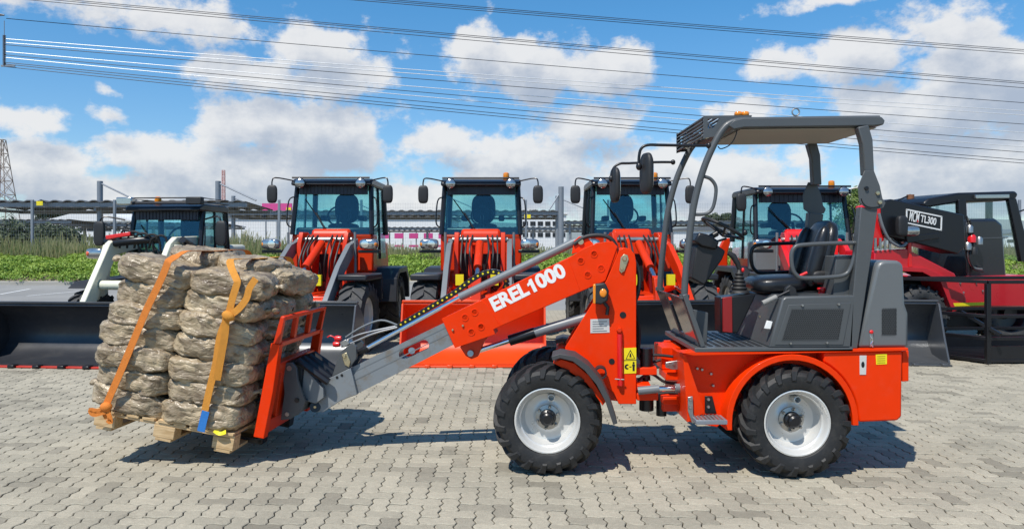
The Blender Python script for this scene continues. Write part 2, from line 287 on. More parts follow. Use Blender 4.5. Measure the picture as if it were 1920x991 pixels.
# ---------------------------------------------------------------- mesh builder
class MB:
    def __init__(s, fr=WORLD): s.v = []; s.f = []; s.fr = fr; s.rnd = None
    def add(s, vs, fs):
        o = len(s.v); s.v.extend(Vector(x) for x in vs); s.f.extend([tuple(i + o for i in f) for f in fs]); return s
    def box(s, x0, x1, y0, y1, z0, z1, m=None):
        vs = [Vector((x, y, z)) for z in (z0, z1) for y in (y0, y1) for x in (x0, x1)]
        if m is not None: vs = [m @ q for q in vs]
        return s.add(vs, [(0, 2, 3, 1), (4, 5, 7, 6), (0, 1, 5, 4), (2, 6, 7, 3), (0, 4, 6, 2), (1, 3, 7, 5)])
    def prism(s, out, v0, v1, hole=None, axis='v', m=None):
        """outline [(u, z)] swept across v (or [(y, z)] across x with axis='u', [(x, y)] up z with axis='z')"""
        area = sum(out[i][0] * out[(i + 1) % len(out)][1] - out[(i + 1) % len(out)][0] * out[i][1] for i in range(len(out)))
        out = list(out) if area > 0 else list(out)[::-1]
        loops = [list(range(len(out)))]; pts = list(out)
        if hole:
            ah = sum(hole[i][0] * hole[(i + 1) % len(hole)][1] - hole[(i + 1) % len(hole)][0] * hole[i][1] for i in range(len(hole)))
            hole = list(hole)[::-1] if ah > 0 else list(hole)
            n = len(out); nh = len(hole); pts = pts + hole
            near = lambda i: min(range(nh), key=lambda j: (out[i][0] - hole[j][0]) ** 2 + (out[i][1] - hole[j][1]) ** 2)
            i1, i2 = 0, n // 2; j1, j2 = near(i1), near(i2)
            walk = lambda a, b, m: [(a + k) % m for k in range((b - a) % m + 1)]
            loops = [walk(i1, i2, n) + [n + k for k in walk(j2, j1, nh)], walk(i2, i1, n) + [n + k for k in walk(j1, j2, nh)]]
        n = len(pts)
        mk = {'v': lambda a, b, t: (a, t, b), 'u': lambda a, b, t: (t, a, b), 'z': lambda a, b, t: (a, b, t)}[axis]
        vs = [Vector(mk(a, b, v0)) for a, b in pts] + [Vector(mk(a, b, v1)) for a, b in pts]
        if m is not None: vs = [m @ q for q in vs]
        fs = [tuple(l) for l in loops] + [tuple(i + n for i in reversed(l)) for l in loops]
        no = len(out)
        for k in range(no): fs.append((k, k + n, (k + 1) % no + n, (k + 1) % no))
        if hole:
            nh = len(hole)
            for k in range(nh):
                a, b = no + k, no + (k + 1) % nh; fs.append((a, a + n, b + n, b))
        if axis == 'v' : pass
        else: fs = [tuple(reversed(f)) for f in fs]
        return s.add(vs, fs)
    def tube(s, pts, r, n=10, closed=False, caps=True, flat=1.0):
        pts = [Vector(p) for p in pts]; k = len(pts); rs = r if isinstance(r, (list, tuple)) else [r] * k
        tg = []
        for i in range(k):
            a = pts[(i - 1) % k] if (closed or i > 0) else pts[i]; b = pts[(i + 1) % k] if (closed or i < k - 1) else pts[i]
            tg.append((b - a).normalized())
        up = Vector((0, 0, 1)) if abs(tg[0].z) < .9 else Vector((0, 1, 0))
        x = tg[0].cross(up).normalized(); vs = []
        for i in range(k):
            x = (x - tg[i] * x.dot(tg[i])).normalized(); y = tg[i].cross(x)
            for j in range(n):
                a = 2 * math.pi * j / n; vs.append(pts[i] + (x * math.cos(a) + y * math.sin(a) * flat) * rs[i])
        fs = []
        for i in range(k if closed else k - 1):
            for j in range(n):
                a = i * n + j; b = i * n + (j + 1) % n; c = ((i + 1) % k) * n + (j + 1) % n; d = ((i + 1) % k) * n + j
                fs.append((a, b, c, d))
        if caps and not closed: fs.append(tuple(range(n - 1, -1, -1))); fs.append(tuple((k - 1) * n + j for j in range(n)))
        return s.add(vs, fs)
    def lathe(s, prof, c=(0, 0, 0), axis='y', n=32, closed=False, caps=True):
        """profile [(radius, height along axis)]"""
        ax = {'x': ((0, 1, 0), (0, 0, 1), (1, 0, 0)), 'y': ((1, 0, 0), (0, 0, 1), (0, -1, 0)), 'z': ((1, 0, 0), (0, 1, 0), (0, 0, 1))}[axis]
        X, Y, Z = (Vector(a) for a in ax)
        if axis == 'y': Z = Vector((0, 1, 0)); Y = Vector((0, 0, -1))
        c = Vector(c); k = len(prof); vs = []
        for r, h in prof:
            for j in range(n):
                a = 2 * math.pi * j / n; vs.append(c + X * (r * math.cos(a)) + Y * (r * math.sin(a)) + Z * h)
        fs = []
        for i in range(k if closed else k - 1):
            for j in range(n):
                i2 = (i + 1) % k; fs.append((i * n + j, i * n + (j + 1) % n, i2 * n + (j + 1) % n, i2 * n + j))
        if not closed and caps:
            if prof[0][0] > 1e-5: fs.append(tuple(range(n - 1, -1, -1)))
            if prof[-1][0] > 1e-5: fs.append(tuple((k - 1) * n + j for j in range(n)))
        return s.add(vs, fs)
    def cyl(s, a, b, r, n=16): return s.tube([a, b], r, n)
    def ell(s, c, r, n=16, m=10, mat=None, p=1.0):
        sg = lambda x: math.copysign(abs(x) ** p, x)
        vs = []
        for i in range(m + 1):
            t = math.pi * i / m
            for j in range(n):
                a = 2 * math.pi * j / n
                q = Vector((sg(math.sin(t)) * sg(math.cos(a)) * r[0], sg(math.sin(t)) * sg(math.sin(a)) * r[1], sg(math.cos(t)) * r[2]))
                if mat is not None: q = mat @ q
                vs.append(q + Vector(c))
        fs = [(i * n + j, (i + 1) * n + j, (i + 1) * n + (j + 1) % n, i * n + (j + 1) % n) for i in range(m) for j in range(n)]
        return s.add(vs, fs)
    def build(s, name, mat, parent=None, bevel=0.0, seg=2, ang=38, flat=False, recalc=True):
        org = ORG.get(parent.name, Vector()) if parent is not None else Vector()
        me = bpy.data.meshes.new(name); me.from_pydata([s.fr.m @ q - org for q in s.v], [], s.f)
        me.validate()
        if recalc:
            bm = bmesh.new(); bm.from_mesh(me); bmesh.ops.remove_doubles(bm, verts=bm.verts, dist=1e-6)
            bmesh.ops.recalc_face_normals(bm, faces=bm.faces); bm.to_mesh(me); bm.free()
        if s.rnd is not None and len(s.rnd) == len(me.polygons):
            at = me.attributes.new('rnd', 'FLOAT', 'FACE'); at.data.foreach_set('value', s.rnd)
        if not flat: me.shade_smooth(); me.set_sharp_from_angle(angle=R(ang))
        me.materials.append(mat)
        o = bpy.data.objects.new(name, me); COL.objects.link(o)
        if parent is not None: o.parent = parent; ORG[o.name] = org
        if bevel > 0:
            b = o.modifiers.new('edge', 'BEVEL'); b.width = bevel; b.segments = seg; b.limit_method = 'ANGLE'; b.angle_limit = R(40); b.harden_normals = False
        return o
ORG = {}
def thing(name, label, cat, loc=(0, 0, 0), group=None):
    o = bpy.data.objects.new(name, None); COL.objects.link(o); o.location = loc; o.empty_display_size = .2
    o['label'] = label; o['category'] = cat
    if group: o['group'] = group
    ORG[o.name] = Vector(loc); return o
def sub(name, parent):                       # a part that is itself only a holder of sub-parts
    o = bpy.data.objects.new(name, None); COL.objects.link(o); o.parent = parent; ORG[o.name] = ORG[parent.name]; o.empty_display_size = .1; return o
def tag(o, label, cat, group=None):
    o['label'] = label; o['category'] = cat
    if group: o['group'] = group
    return o
def arc(cx, cy, r, a0, a1, n, ry=None):
    ry = r if ry is None else ry
    return [(cx + r * math.cos(R(a0 + (a1 - a0) * i / n)), cy + ry * math.sin(R(a0 + (a1 - a0) * i / n))) for i in range(n + 1)]
def smooth(pts, n=6):
    """Catmull-Rom through points"""
    pts = [Vector(p) for p in pts]; out = []
    for i in range(len(pts) - 1):
        p0 = pts[max(0, i - 1)]; p1 = pts[i]; p2 = pts[i + 1]; p3 = pts[min(len(pts) - 1, i + 2)]
        for k in range(n):
            t = k / n
            out.append(.5 * ((2 * p1) + (p2 - p0) * t + (2 * p0 - 5 * p1 + 4 * p2 - p3) * t * t + (3 * p1 - p0 - 3 * p2 + p3) * t ** 3))
    out.append(pts[-1]); return out
def text_mesh(name, s, size, mat, parent, origin, xdir, ydir, extrude=.001, bold=0.0, sx=1.0, align='CENTER'):
    """lettering as a thin mesh laid on a surface: origin, reading direction and up direction in world space"""
    c = bpy.data.curves.new(name, 'FONT'); c.body = s; c.size = size; c.extrude = extrude; c.offset = bold; c.align_x = align; c.align_y = 'CENTER'
    t = bpy.data.objects.new('tmp_text', c); COL.objects.link(t)
    dg = bpy.context.evaluated_depsgraph_get(); me = bpy.data.meshes.new_from_object(t.evaluated_get(dg)); bpy.data.objects.remove(t)
    X = Vector(xdir).normalized(); Z = X.cross(Vector(ydir)).normalized(); Yv = Z.cross(X)
    org = ORG.get(parent.name, Vector())
    for q in me.vertices: q.co = Vector(origin) + X * q.co.x * sx + Yv * q.co.y + Z * q.co.z - org
    me.name = name; me.materials.clear(); me.materials.append(mat)
    o = bpy.data.objects.new(name, me); COL.objects.link(o); o.parent = parent; ORG[o.name] = org
    return o

# ================================================================ THE SETTING
import numpy as np
def struct(o): o['kind'] = 'structure'; return o
def stuff(o, label=None, cat=None):
    o['kind'] = 'stuff'
    if label: o['label'] = label; o['category'] = cat
    return o
def sheet(name, x0, x1, y0, y1, z, mat, parent=None):
    return MB().add([(x0, y0, z), (x1, y0, z), (x1, y1, z), (x0, y1, z)], [(0, 1, 2, 3)]).build(name, mat, parent, recalc=False, flat=True)
SAND = pm('joint sand', (.085, .072, .052), .95, var=.25, vscale=9)
EARTH = pm('dry earth', (.24, .20, .13), .95, var=.25, vscale=.5)
def tarmac_mat():
    m, nt, b = nodes_of('pale tarmac'); N = nt.nodes.new; L = nt.links.new; g = N('ShaderNodeNewGeometry')
    n = N('ShaderNodeTexNoise'); n.inputs['Scale'].default_value = .35; n.inputs['Detail'].default_value = 9; n.inputs['Roughness'].default_value = .7; L(g.outputs['Position'], n.inputs[0])
    r = N('ShaderNodeValToRGB'); r.color_ramp.elements[0].position = .3; r.color_ramp.elements[0].color = (.21, .205, .195, 1); r.color_ramp.elements[1].position = .7; r.color_ramp.elements[1].color = (.31, .30, .28, 1)
    L(n.outputs[0], r.inputs[0]); L(r.outputs[0], b.inputs['Base Color']); b.inputs['Roughness'].default_value = .9; return m
TARMAC = tarmac_mat()
def far_paver_mat():
    m, nt, b = nodes_of('distant paving'); N = nt.nodes.new; L = nt.links.new; g = N('ShaderNodeNewGeometry')
    br = N('ShaderNodeTexBrick'); br.inputs['Scale'].default_value = 1.0; br.inputs['Brick Width'].default_value = .22; br.inputs['Row Height'].default_value = .11; br.inputs['Mortar Size'].default_value = .006
    br.inputs['Color1'].default_value = (.33, .29, .215, 1); br.inputs['Color2'].default_value = (.41, .36, .268, 1); br.inputs['Mortar'].default_value = (.19, .17, .135, 1); L(g.outputs['Position'], br.inputs[0])
    n = N('ShaderNodeTexNoise'); n.inputs['Scale'].default_value = .8; n.inputs['Detail'].default_value = 7; L(g.outputs['Position'], n.inputs[0])
    mr = N('ShaderNodeMapRange'); L(n.outputs[0], mr.inputs[0]); mr.inputs[1].default_value = .3; mr.inputs[2].default_value = .7; mr.inputs[3].default_value = .85; mr.inputs[4].default_value = 1.1
    mm = N('ShaderNodeMix'); mm.data_type = 'RGBA'; mm.blend_type = 'MULTIPLY'; mm.inputs[0].default_value = 1; L(br.outputs[0], mm.inputs[6]); L(mr.outputs[0], mm.inputs[7])
    L(mm.outputs[2], b.inputs['Base Color']); b.inputs['Roughness'].default_value = .92; return m
FARPAVE = far_paver_mat()
struct(sheet('ground', -1500, 1500, -200, 3000, -.06, EARTH))
pavement = struct(sheet('pavement', -40, 40, -6, 18.0, -.016, SAND))
PY0, PY1 = 3.0, 10.9
sheet('paving_field', -40, 40, PY1 + .02, 18.0, -.004, FARPAVE, pavement)
sheet('paving_field', -40, 40, -6, PY0 - .3, -.004, FARPAVE, pavement)

def build_pavers():
    a = .11; gap = .0036; d = .17 * a
    def hedge(x, y): return [(x, y), (x + .28, y + .065), (x + .72, y - .065)]
    def vedge(x, y): return [(x, y), (x + .085, y + .28), (x - .085, y + .72)]
    def rev(e, end): return [end] + e[:0:-1]
    # outlines in lattice units, every unit edge an S so that neighbours interlock
    H = hedge(0, 0) + hedge(1, 0) + vedge(2, 0) + rev(hedge(1, 1), (2, 1)) + rev(hedge(0, 1), (1, 1)) + rev(vedge(0, 0), (0, 1))
    V = hedge(0, 0) + vedge(1, 0) + vedge(1, 1) + rev(hedge(0, 2), (1, 2)) + rev(vedge(0, 1), (0, 2)) + rev(vedge(0, 0), (0, 1))
    def inset(o, w):
        n = len(o); r = []
        for i in range(n):
            p0, p1, p2 = Vector(o[i - 1]), Vector(o[i]), Vector(o[(i + 1) % n])
            e1 = (p1 - p0).normalized(); e2 = (p2 - p1).normalized(); n1 = Vector((-e1.y, e1.x)); n2 = Vector((-e2.y, e2.x)); k = (n1 + n2)
            k = k / max(.6, k.dot(n1)) ; r.append(tuple(p1 + k * w))
        return r
    def ring_mesh(o, cx, cy):
        o = [(x * a - cx, y * a - cy) for x, y in o]
        r0 = inset(o, gap); r1 = inset(o, gap + .0045); n = len(o)
        vs = [(x, y, -.014) for x, y in r0] + [(x, y, -.0035) for x, y in r0] + [(x, y, 0) for x, y in r1]
        fs = [tuple(2 * n + i for i in range(n))]
        for k in (0, 1):
            for i in range(n): j = (i + 1) % n; fs.append((k * n + i, k * n + j, (k + 1) * n + j, (k + 1) * n + i))
        return vs, fs
    MH = ring_mesh(H, a, a / 2); MV = ring_mesh(V, a / 2, a)
    meshes = {}
    for k, (vs, fs) in (('h', MH), ('v', MV)):
        me = bpy.data.meshes.new('paver'); me.from_pydata(vs, [], fs); me.materials.append(PAVER_O); meshes[k] = me
    rng = random.Random(3); spots = []
    for iy in range(int(PY0 / a), int(PY1 / a) + 1):
        y = iy * a; lim = .78 * y + 1.6
        for ix in range(int(-lim / a), int(lim / a) + 1):
            c = (ix - iy) % 4
            if c == 0: spots.append(('h', (ix + 1) * a, (iy + .5) * a))
            elif c == 3: spots.append(('v', (ix + .5) * a, (iy + 1) * a))
    vis = [s for s in spots if s[2] > 4.26 and abs(s[1]) < .68 * s[2]]
    vis.sort(key=lambda s: s[2]); single = set(vis[:300])
    Vs, Fs, Rn = [], [], []; off = 0
    for s in spots:
        k, x, y = s; tz = rng.uniform(-.0022, .0022); rx, ry = rng.gauss(0, .009), rng.gauss(0, .009)
        if s in single:
            o = bpy.data.objects.new('paver', meshes[k]); COL.objects.link(o); o.location = (x, y, tz); o.rotation_euler = (rx, ry, rng.gauss(0, .008)); o.parent = pavement
            continue
        vs, fs = MH if k == 'h' else MV
        va = np.array(vs); va[:, 2] += tz + va[:, 0] * ry - va[:, 1] * rx; va[:, 0] += x; va[:, 1] += y
        Vs.append(va); Fs.extend([tuple(i + off for i in f) for f in fs]); off += len(vs)
        Rn.extend([rng.random()] * len(fs))
    me = bpy.data.meshes.new('paver_field'); me.from_pydata(np.concatenate(Vs).tolist(), [], Fs)
    at = me.attributes.new('rnd', 'FLOAT', 'FACE'); at.data.foreach_set('value', Rn); me.materials.append(PAVER_M)
    o = bpy.data.objects.new('paver_field', me); COL.objects.link(o); o.parent = pavement; o['kind'] = 'stuff'
build_pavers()

road = struct(sheet('parking_tarmac', -60, 60, 18.004, 28.9, -.008, TARMAC))
for (ax, ay, bx, by) in ((0, 551, 56, 541), (50, 554, 152, 545), (742, 562, 764, 548), (1640, 547, 1690, 541), (-120, 560, -60, 548)):
    p, q = P(ax, ay, GY(ay)), P(bx, by, GY(by)); e = (q - p).normalized(); w = Vector((-e.y, e.x, 0)) * .05
    MB().add([p - w + Vector((0, 0, -.004)), p + w + Vector((0, 0, -.004)), q + w + Vector((0, 0, -.004)), q - w + Vector((0, 0, -.004))], [(0, 1, 2, 3)]).build('bay_line', WHITE, road, flat=True)
kerb = struct(MB().box(-60, 60, 28.9, 29.15, -.05, .13).build('kerb', CONCRETE, bevel=.02))

# the planted bank and the terrain behind it
def terrain():
    ys = [29.15, 29.4, 30.2, 31.2, 32.2, 34.0, 40, 60, 100, 200, 450]; zs = [.10, .16, .42, .70, .86, .80, .55, .3, -1.5, -4, -6]
    xs = [-500, -120, -60] + [-40 + 2 * i for i in range(41)] + [60, 120, 500]; vs = []; fs = []
    for y, z in zip(ys, zs):
        for x in xs: vs.append((x, y, z + (.06 * mnoise.noise(Vector((x * .7, y * .7, 0))) if 29.3 < y < 50 else 0)))
    n = len(xs)
    for i in range(len(ys) - 1):
        for j in range(n - 1): fs.append((i * n + j, i * n + j + 1, (i + 1) * n + j + 1, (i + 1) * n + j))
    return struct(MB().add(vs, fs).build('bank', EARTH, ang=80))
terrain()
def bank_z(y):
    ys = [29.15, 29.4, 30.2, 31.2, 32.2, 34.0, 40]; zs = [.10, .16, .42, .70, .86, .80, .55]
    return float(np.interp(y, ys, zs))
def leaf_mesh(name, pts, nrm, size, mat, rnd, seed=1, aspect=.55):
    """one quad leaf per point, turned roughly along its normal"""
    g = np.random.default_rng(seed); n = len(pts); pts = np.asarray(pts); nrm = np.asarray(nrm) + g.normal(0, .55, (n, 3))
    nrm /= np.linalg.norm(nrm, axis=1)[:, None]; t = np.cross(nrm, g.normal(0, 1, (n, 3))); t /= np.linalg.norm(t, axis=1)[:, None]; b = np.cross(nrm, t)
    s = (np.asarray(size) * g.uniform(.6, 1.3, n))[:, None]
    q = np.stack([pts - t * s, pts + b * s * aspect, pts + t * s, pts - b * s * aspect], 1).reshape(-1, 3)
    me = bpy.data.meshes.new(name); me.vertices.add(4 * n); me.vertices.foreach_set('co', q.ravel())
    me.loops.add(4 * n); me.loops.foreach_set('vertex_index', np.arange(4 * n)); me.polygons.add(n)
    me.polygons.foreach_set('loop_start', np.arange(n) * 4); me.polygons.foreach_set('loop_total', np.full(n, 4)); me.update()
    at = me.attributes.new('rnd', 'FLOAT', 'FACE'); at.data.foreach_set('value', np.asarray(rnd, dtype=np.float32)); me.materials.append(mat)
    o = bpy.data.objects.new(name, me); COL.objects.link(o); return o
def ground_cover():
    g = np.random.default_rng(5); P_, N_, R_ = [], [], []
    for k in range(760):
        x = g.uniform(-27, 27); y = g.uniform(29.3, 32.0); r = g.uniform(.45, .95); h = r * g.uniform(.38, .55); n = int(230 * r / .5)
        if mnoise.noise(Vector((x * .5, y, 9))) < -.32: continue
        t = g.uniform(0, 2 * math.pi, n); c = g.uniform(0, 1, n) ** .6; s = np.sqrt(1 - c * c)
        d = np.stack([s * np.cos(t), s * np.sin(t), c], 1); rad = g.uniform(.82, 1.05, n)[:, None]
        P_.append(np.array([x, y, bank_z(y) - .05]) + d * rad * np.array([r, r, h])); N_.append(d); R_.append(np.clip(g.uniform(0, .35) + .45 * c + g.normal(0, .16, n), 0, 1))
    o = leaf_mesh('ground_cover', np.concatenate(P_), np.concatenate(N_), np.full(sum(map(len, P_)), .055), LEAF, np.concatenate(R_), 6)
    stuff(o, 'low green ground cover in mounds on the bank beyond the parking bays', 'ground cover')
    # tall grass on the crest
    n = 26000; x = g.uniform(-27, 27, n); y = g.uniform(31.7, 35.2, n)
    dens = np.array([mnoise.noise(Vector((a * .45, b * .5, 3))) for a, b in zip(x, y)])
    h = np.clip(.55 + .6 * dens + g.normal(0, .2, n), .15, 1.4) * np.where(x < -9, 1.1, .7)
    z = np.array([bank_z(b) for b in y]); lx = g.normal(0, .14, n) * h; ly = g.normal(0, .1, n) * h; w = .012 + .012 * g.random(n)
    v = np.zeros((n, 4, 3)); v[:, 0] = np.stack([x - w, y, z - .05], 1); v[:, 1] = np.stack([x + w, y, z - .05], 1)
    v[:, 2] = np.stack([x + lx + w * .5, y + ly, z + h], 1); v[:, 3] = np.stack([x + lx - w * .5, y + ly, z + h], 1)
    me = bpy.data.meshes.new('tall_grass'); me.from_pydata(v.reshape(-1, 3).tolist(), [], [(4 * i, 4 * i + 1, 4 * i + 2, 4 * i + 3) for i in range(n)])
    at = me.attributes.new('rnd', 'FLOAT', 'FACE'); at.data.foreach_set('value', np.clip(.35 + .5 * dens + g.normal(0, .25, n), 0, 1).astype(np.float32)); me.materials.append(GRASS)
    o = bpy.data.objects.new('tall_grass', me); COL.objects.link(o); stuff(o, 'tall half dry grass growing along the mesh fence', 'grass')
ground_cover()

# mesh fence with steel posts
def fence():
    t = thing('mesh_fence', 'grey wire mesh security fence on steel posts behind the tall grass', 'fence', (0, 33, .8))
    xs = [-21.4 - 3.67 + 3.67 * i for i in range(14)]
    for i, x in enumerate(xs):
        MB().box(x - .05, x + .05, 32.95, 33.05, .7, 3.55).build('post', GALV, t, bevel=.008)
        if i < len(xs) - 1:
            m = MB(); x1 = xs[i + 1]
            for k in range(17): z = .95 + .15 * k; m.box(x + .05, x1 - .05, 32.99, 32.995, z, z + .004)
            for k in range(int((x1 - x) / .11)): q = x + .1 + .11 * k; m.box(q, q + .003, 32.985, 32.99, .9, 3.42)
            stuff(m.build('wire_mesh', GALV, t, flat=True, recalc=False))
fence()

def corrugated(m, x0, x1, y0, y1, z0, z1, th=.05, pitch=.7, amp=.07):
    n = max(4, int((x1 - x0) / pitch * 4)); vs = []
    for i in range(n + 1):
        x = x0 + (x1 - x0) * i / n; w = amp * (1 if (i // 2) % 2 else 0)
        vs += [(x, y0, z0 + w), (x, y1, z1 + w), (x, y1, z1 + w - th), (x, y0, z0 + w - th)]
    fs = []
    for i in range(n):
        a = 4 * i; b = a + 4
        for k in range(4): fs.append((a + k, a + (k + 1) % 4, b + (k + 1) % 4, b + k))
    m.add(vs, fs); return m
def carport(label, pxa, pxb, Y, ytop, depth, cols, stay=True, base=.3):
    x0 = (pxa - 960) / F * Y; x1 = (pxb - 960) / F * Y; z = EYE + (HZ - ytop) / F * Y
    t = thing('carport', label, 'carport', ((x0 + x1) / 2, Y, base), 'shade carports beyond the fence')
    corrugated(MB(), x0, x1, Y, Y + depth, z, z - .25).build('roof', SLATE, t, flat=True)
    MB().box(x0, x1, Y + .15, Y + .3, z - .30, z - .07).build('beam', GALV, t); MB().box(x0, x1, Y + depth - .5, Y + depth - .35, z - .52, z - .32).build('beam', GALV, t)
    for px in cols:
        x = (px - 960) / F * Y; zt = z + 1.15 if stay else z - .05
        MB().cyl((x, Y + .8, base - .4), (x, Y + .8, zt), .15, 12).build('column', GALV, t)
        MB().box(x - .05, x + .05, Y + .3, Y + depth - .4, z - .5, z - .32).build('rafter', GALV, t)
        if stay: MB().cyl((x, Y + .8, zt - .1), (x + 2.3, Y + .2, z + .05), .045, 8).build('tie_rod', GALV, t)
    return t
carport('carport with tall round columns and tie rods, nearest to the mesh fence at left', -60, 460, 40, 377, 4.6, (-55, 172, 398))
carport('long low carport roof behind the orange loaders', 405, 1052, 55, 395, 4.8, (430, 640, 840, 1046))
carport('farther carport seen right of the lone tall column', 1058, 1560, 78, 414, 5, (1070, 1180, 1300, 1420, 1540), stay=False)
carport('dark carport roof low down at the left edge behind the fence', -60, 130, 66, 412, 6, (-20, 110), stay=False)
carport('dark carport roof low down behind the cream loader', 120, 420, 72, 418, 6, (150, 280, 410), stay=False)
carport('second low dark carport row behind the orange loaders', 690, 1120, 90, 426, 6, (700, 800, 900, 1000, 1100), stay=False)
cp = thing('steel_column', 'lone tall round steel column with a tie rod, right of the middle orange loader', 'column', P(1052, 470, 44))
x = P(1052, 0, 44).x; MB().cyl((x, 44, .2), (x, 44, EYE + 105 / F * 44), .16, 14).build('shaft', GALV, cp); MB().cyl((x - .1, 44, EYE + 92 / F * 44), (x - .75, 43.4, EYE + 60 / F * 44), .04, 8).build('tie_rod', GALV, cp)

# buildings
def shed(label, pxa, pxb, Y, ytop, depth, wall=WHITEWALL, roof=SLATE, gable=.8, base=-5, windows=0, cat='warehouse'):
    x0 = (pxa - 960) / F * Y; x1 = (pxb - 960) / F * Y; z = EYE + (HZ - ytop) / F * Y
    t = thing('warehouse', label, cat, ((x0 + x1) / 2, Y, base), 'far buildings')
    MB().box(x0, x1, Y, Y + depth, base, z - gable).build('wall', wall, t)
    MB().prism([(x0 - .5, z - gable), (x1 + .5, z - gable), (x1 + .5, z - gable + .3), ((x0 + x1) / 2, z), (x0 - .5, z - gable + .3)], Y - .4, Y + depth + .4).build('roof', roof, t)
    for i in range(windows):
        w = (x1 - x0) / windows; a = x0 + w * (i + .15)
        for zz in (z - gable - 1.6, z - gable - 4.0):
            f = MB().box(a, a + w * .7, Y - .12, Y - .01, zz - .9, zz).build('window', BLACK, t)
    return t
shed('pale warehouse with low gable beside the far left trees', 93, 245, 190, 391, 40, roof=WHITEWALL, gable=3.2, windows=9)
shed('long white warehouse wall above the dark carports', 405, 836, 125, 401, 30, gable=.5, base=-3)
shed('white office block with a row of dark windows, right of the middle loader', 978, 1062, 160, 396, 20, roof=WHITEWALL, gable=.6, windows=6, cat='office')
shed('distant pale shed behind the rightmost machine', 1885, 1990, 240, 428, 30, gable=2, windows=5)
shed('low pale building behind the far carport', 1255, 1400, 170, 424, 20, gable=1.0)
sg = thing('pink_hoarding', 'plain pink hoarding with a yellow corner above the warehouse roof', 'hoarding', P(518, 400, 120))
c = P(491, 381, 119); d = P(547, 396, 119); MB().box(c.x, d.x, 119, 119.3, d.z, c.z).build('board', PINK, sg); e = P(537, 389, 119)
MB().box(e.x, d.x - .1, 118.9, 118.98, d.z + .1, e.z).build('corner', YELLOW, sg); m = MB()
for px in (497, 518, 540): x = (px - 960) / F * 119; m.box(x - .1, x + .1, 119.32, 119.5, 1, d.z + .5)
m.build('frame', GALV, sg)
sf = thing('pink_shade_front', 'row of pink shade panels under the far dark carport', 'shade panels', P(770, 470, 98))
for row, (ya, yb) in enumerate(((437, 447), (459, 463))):
    for i in range(7):
        a = P(712 + 27.5 * i, ya, 98); b = P(729 + 27.5 * i, yb, 98); MB().box(a.x, b.x, 98, 98.15, b.z, a.z).build('panel', PINK, sf)
m = MB()
for i in range(9): x = (705 + 25 * i - 960) / F * 98; m.box(x - .06, x + .06, 98.2, 98.35, -1.6, 3.2)
m.build('frame', SLATE, sf)
def car(label, px, Y, mat, s=1):
    x = (px - 960) / F * Y; z0 = bank_z(min(Y, 40)) - .5 - (.012 * (Y - 40)); t = thing('parked_car', label, 'car', (x, Y, z0))
    b = [(-2.1, .35), (-2.15, .75), (-1.9, .95), (-1.1, 1.0), (-.6, 1.42), (.9, 1.45), (1.5, 1.02), (2.1, .92), (2.15, .4)]
    MB().prism([(x + u * s, z0 + z) for u, z in b], Y - .8, Y + .8).build('body', mat, t, bevel=.06)
    MB().prism([(x + u * s, z0 + z) for u, z in [(-.95, 1.02), (-.5, 1.36), (.8, 1.38), (1.25, 1.03)]], Y - .82, Y + .82).build('window', BLACK, t)
    for u in (-1.35, 1.35):
        MB().lathe([(.05, -.1), (.31, -.1), (.33, 0), (.31, .1), (.05, .1)], (x + u * s, Y - .78, z0 + .33), 'y', 18).build('wheel', RUBBER2, t)
car('white car seen through the steering wheel of the small loader', 1352, 50, WHITEWALL)
for lb, px0, py0, px1, py1, Y in (('small yellow sign on the carport edge near the left fence post', 68, 377, 80, 385, 39.8), ('small yellow sign under the carport edge right of the middle orange loader', 983, 402, 995, 409, 54.8)):
    p, q = P(px0, py0, Y), P(px1, py1, Y); t = thing('bay_sign', lb, 'sign', (p.x, Y, q.z)); MB().box(p.x, q.x, Y, Y + .03, q.z, p.z).build('board', YELLOW, t); MB().box((p.x + q.x) / 2 - .02, (p.x + q.x) / 2 + .02, Y + .031, Y + .2, (p.z + q.z) / 2, p.z + .1).build('bracket', GALV, t)
for lb, px, py, Y in (('dark box lamp under the near carport edge left of the cream loader', 195, 386, 40.3), ('dark box lamp under the long carport edge left of the pink hoarding', 495, 405, 55.3), ('dark box lamp under the long carport edge beside the middle orange loader', 791, 404, 55.3)):
    p = P(px, py, Y); t = thing('carport_lamp', lb, 'lamp', p, 'lamps under the carport edges'); MB().box(p.x - .17, p.x + .17, Y - .1, Y + .1, p.z - .09, p.z + .05).build('housing', BLACKM, t, bevel=.03); MB().box(p.x - .03, p.x + .03, Y - .03, Y + .03, p.z + .051, p.z + .3).build('stem', GALV, t)

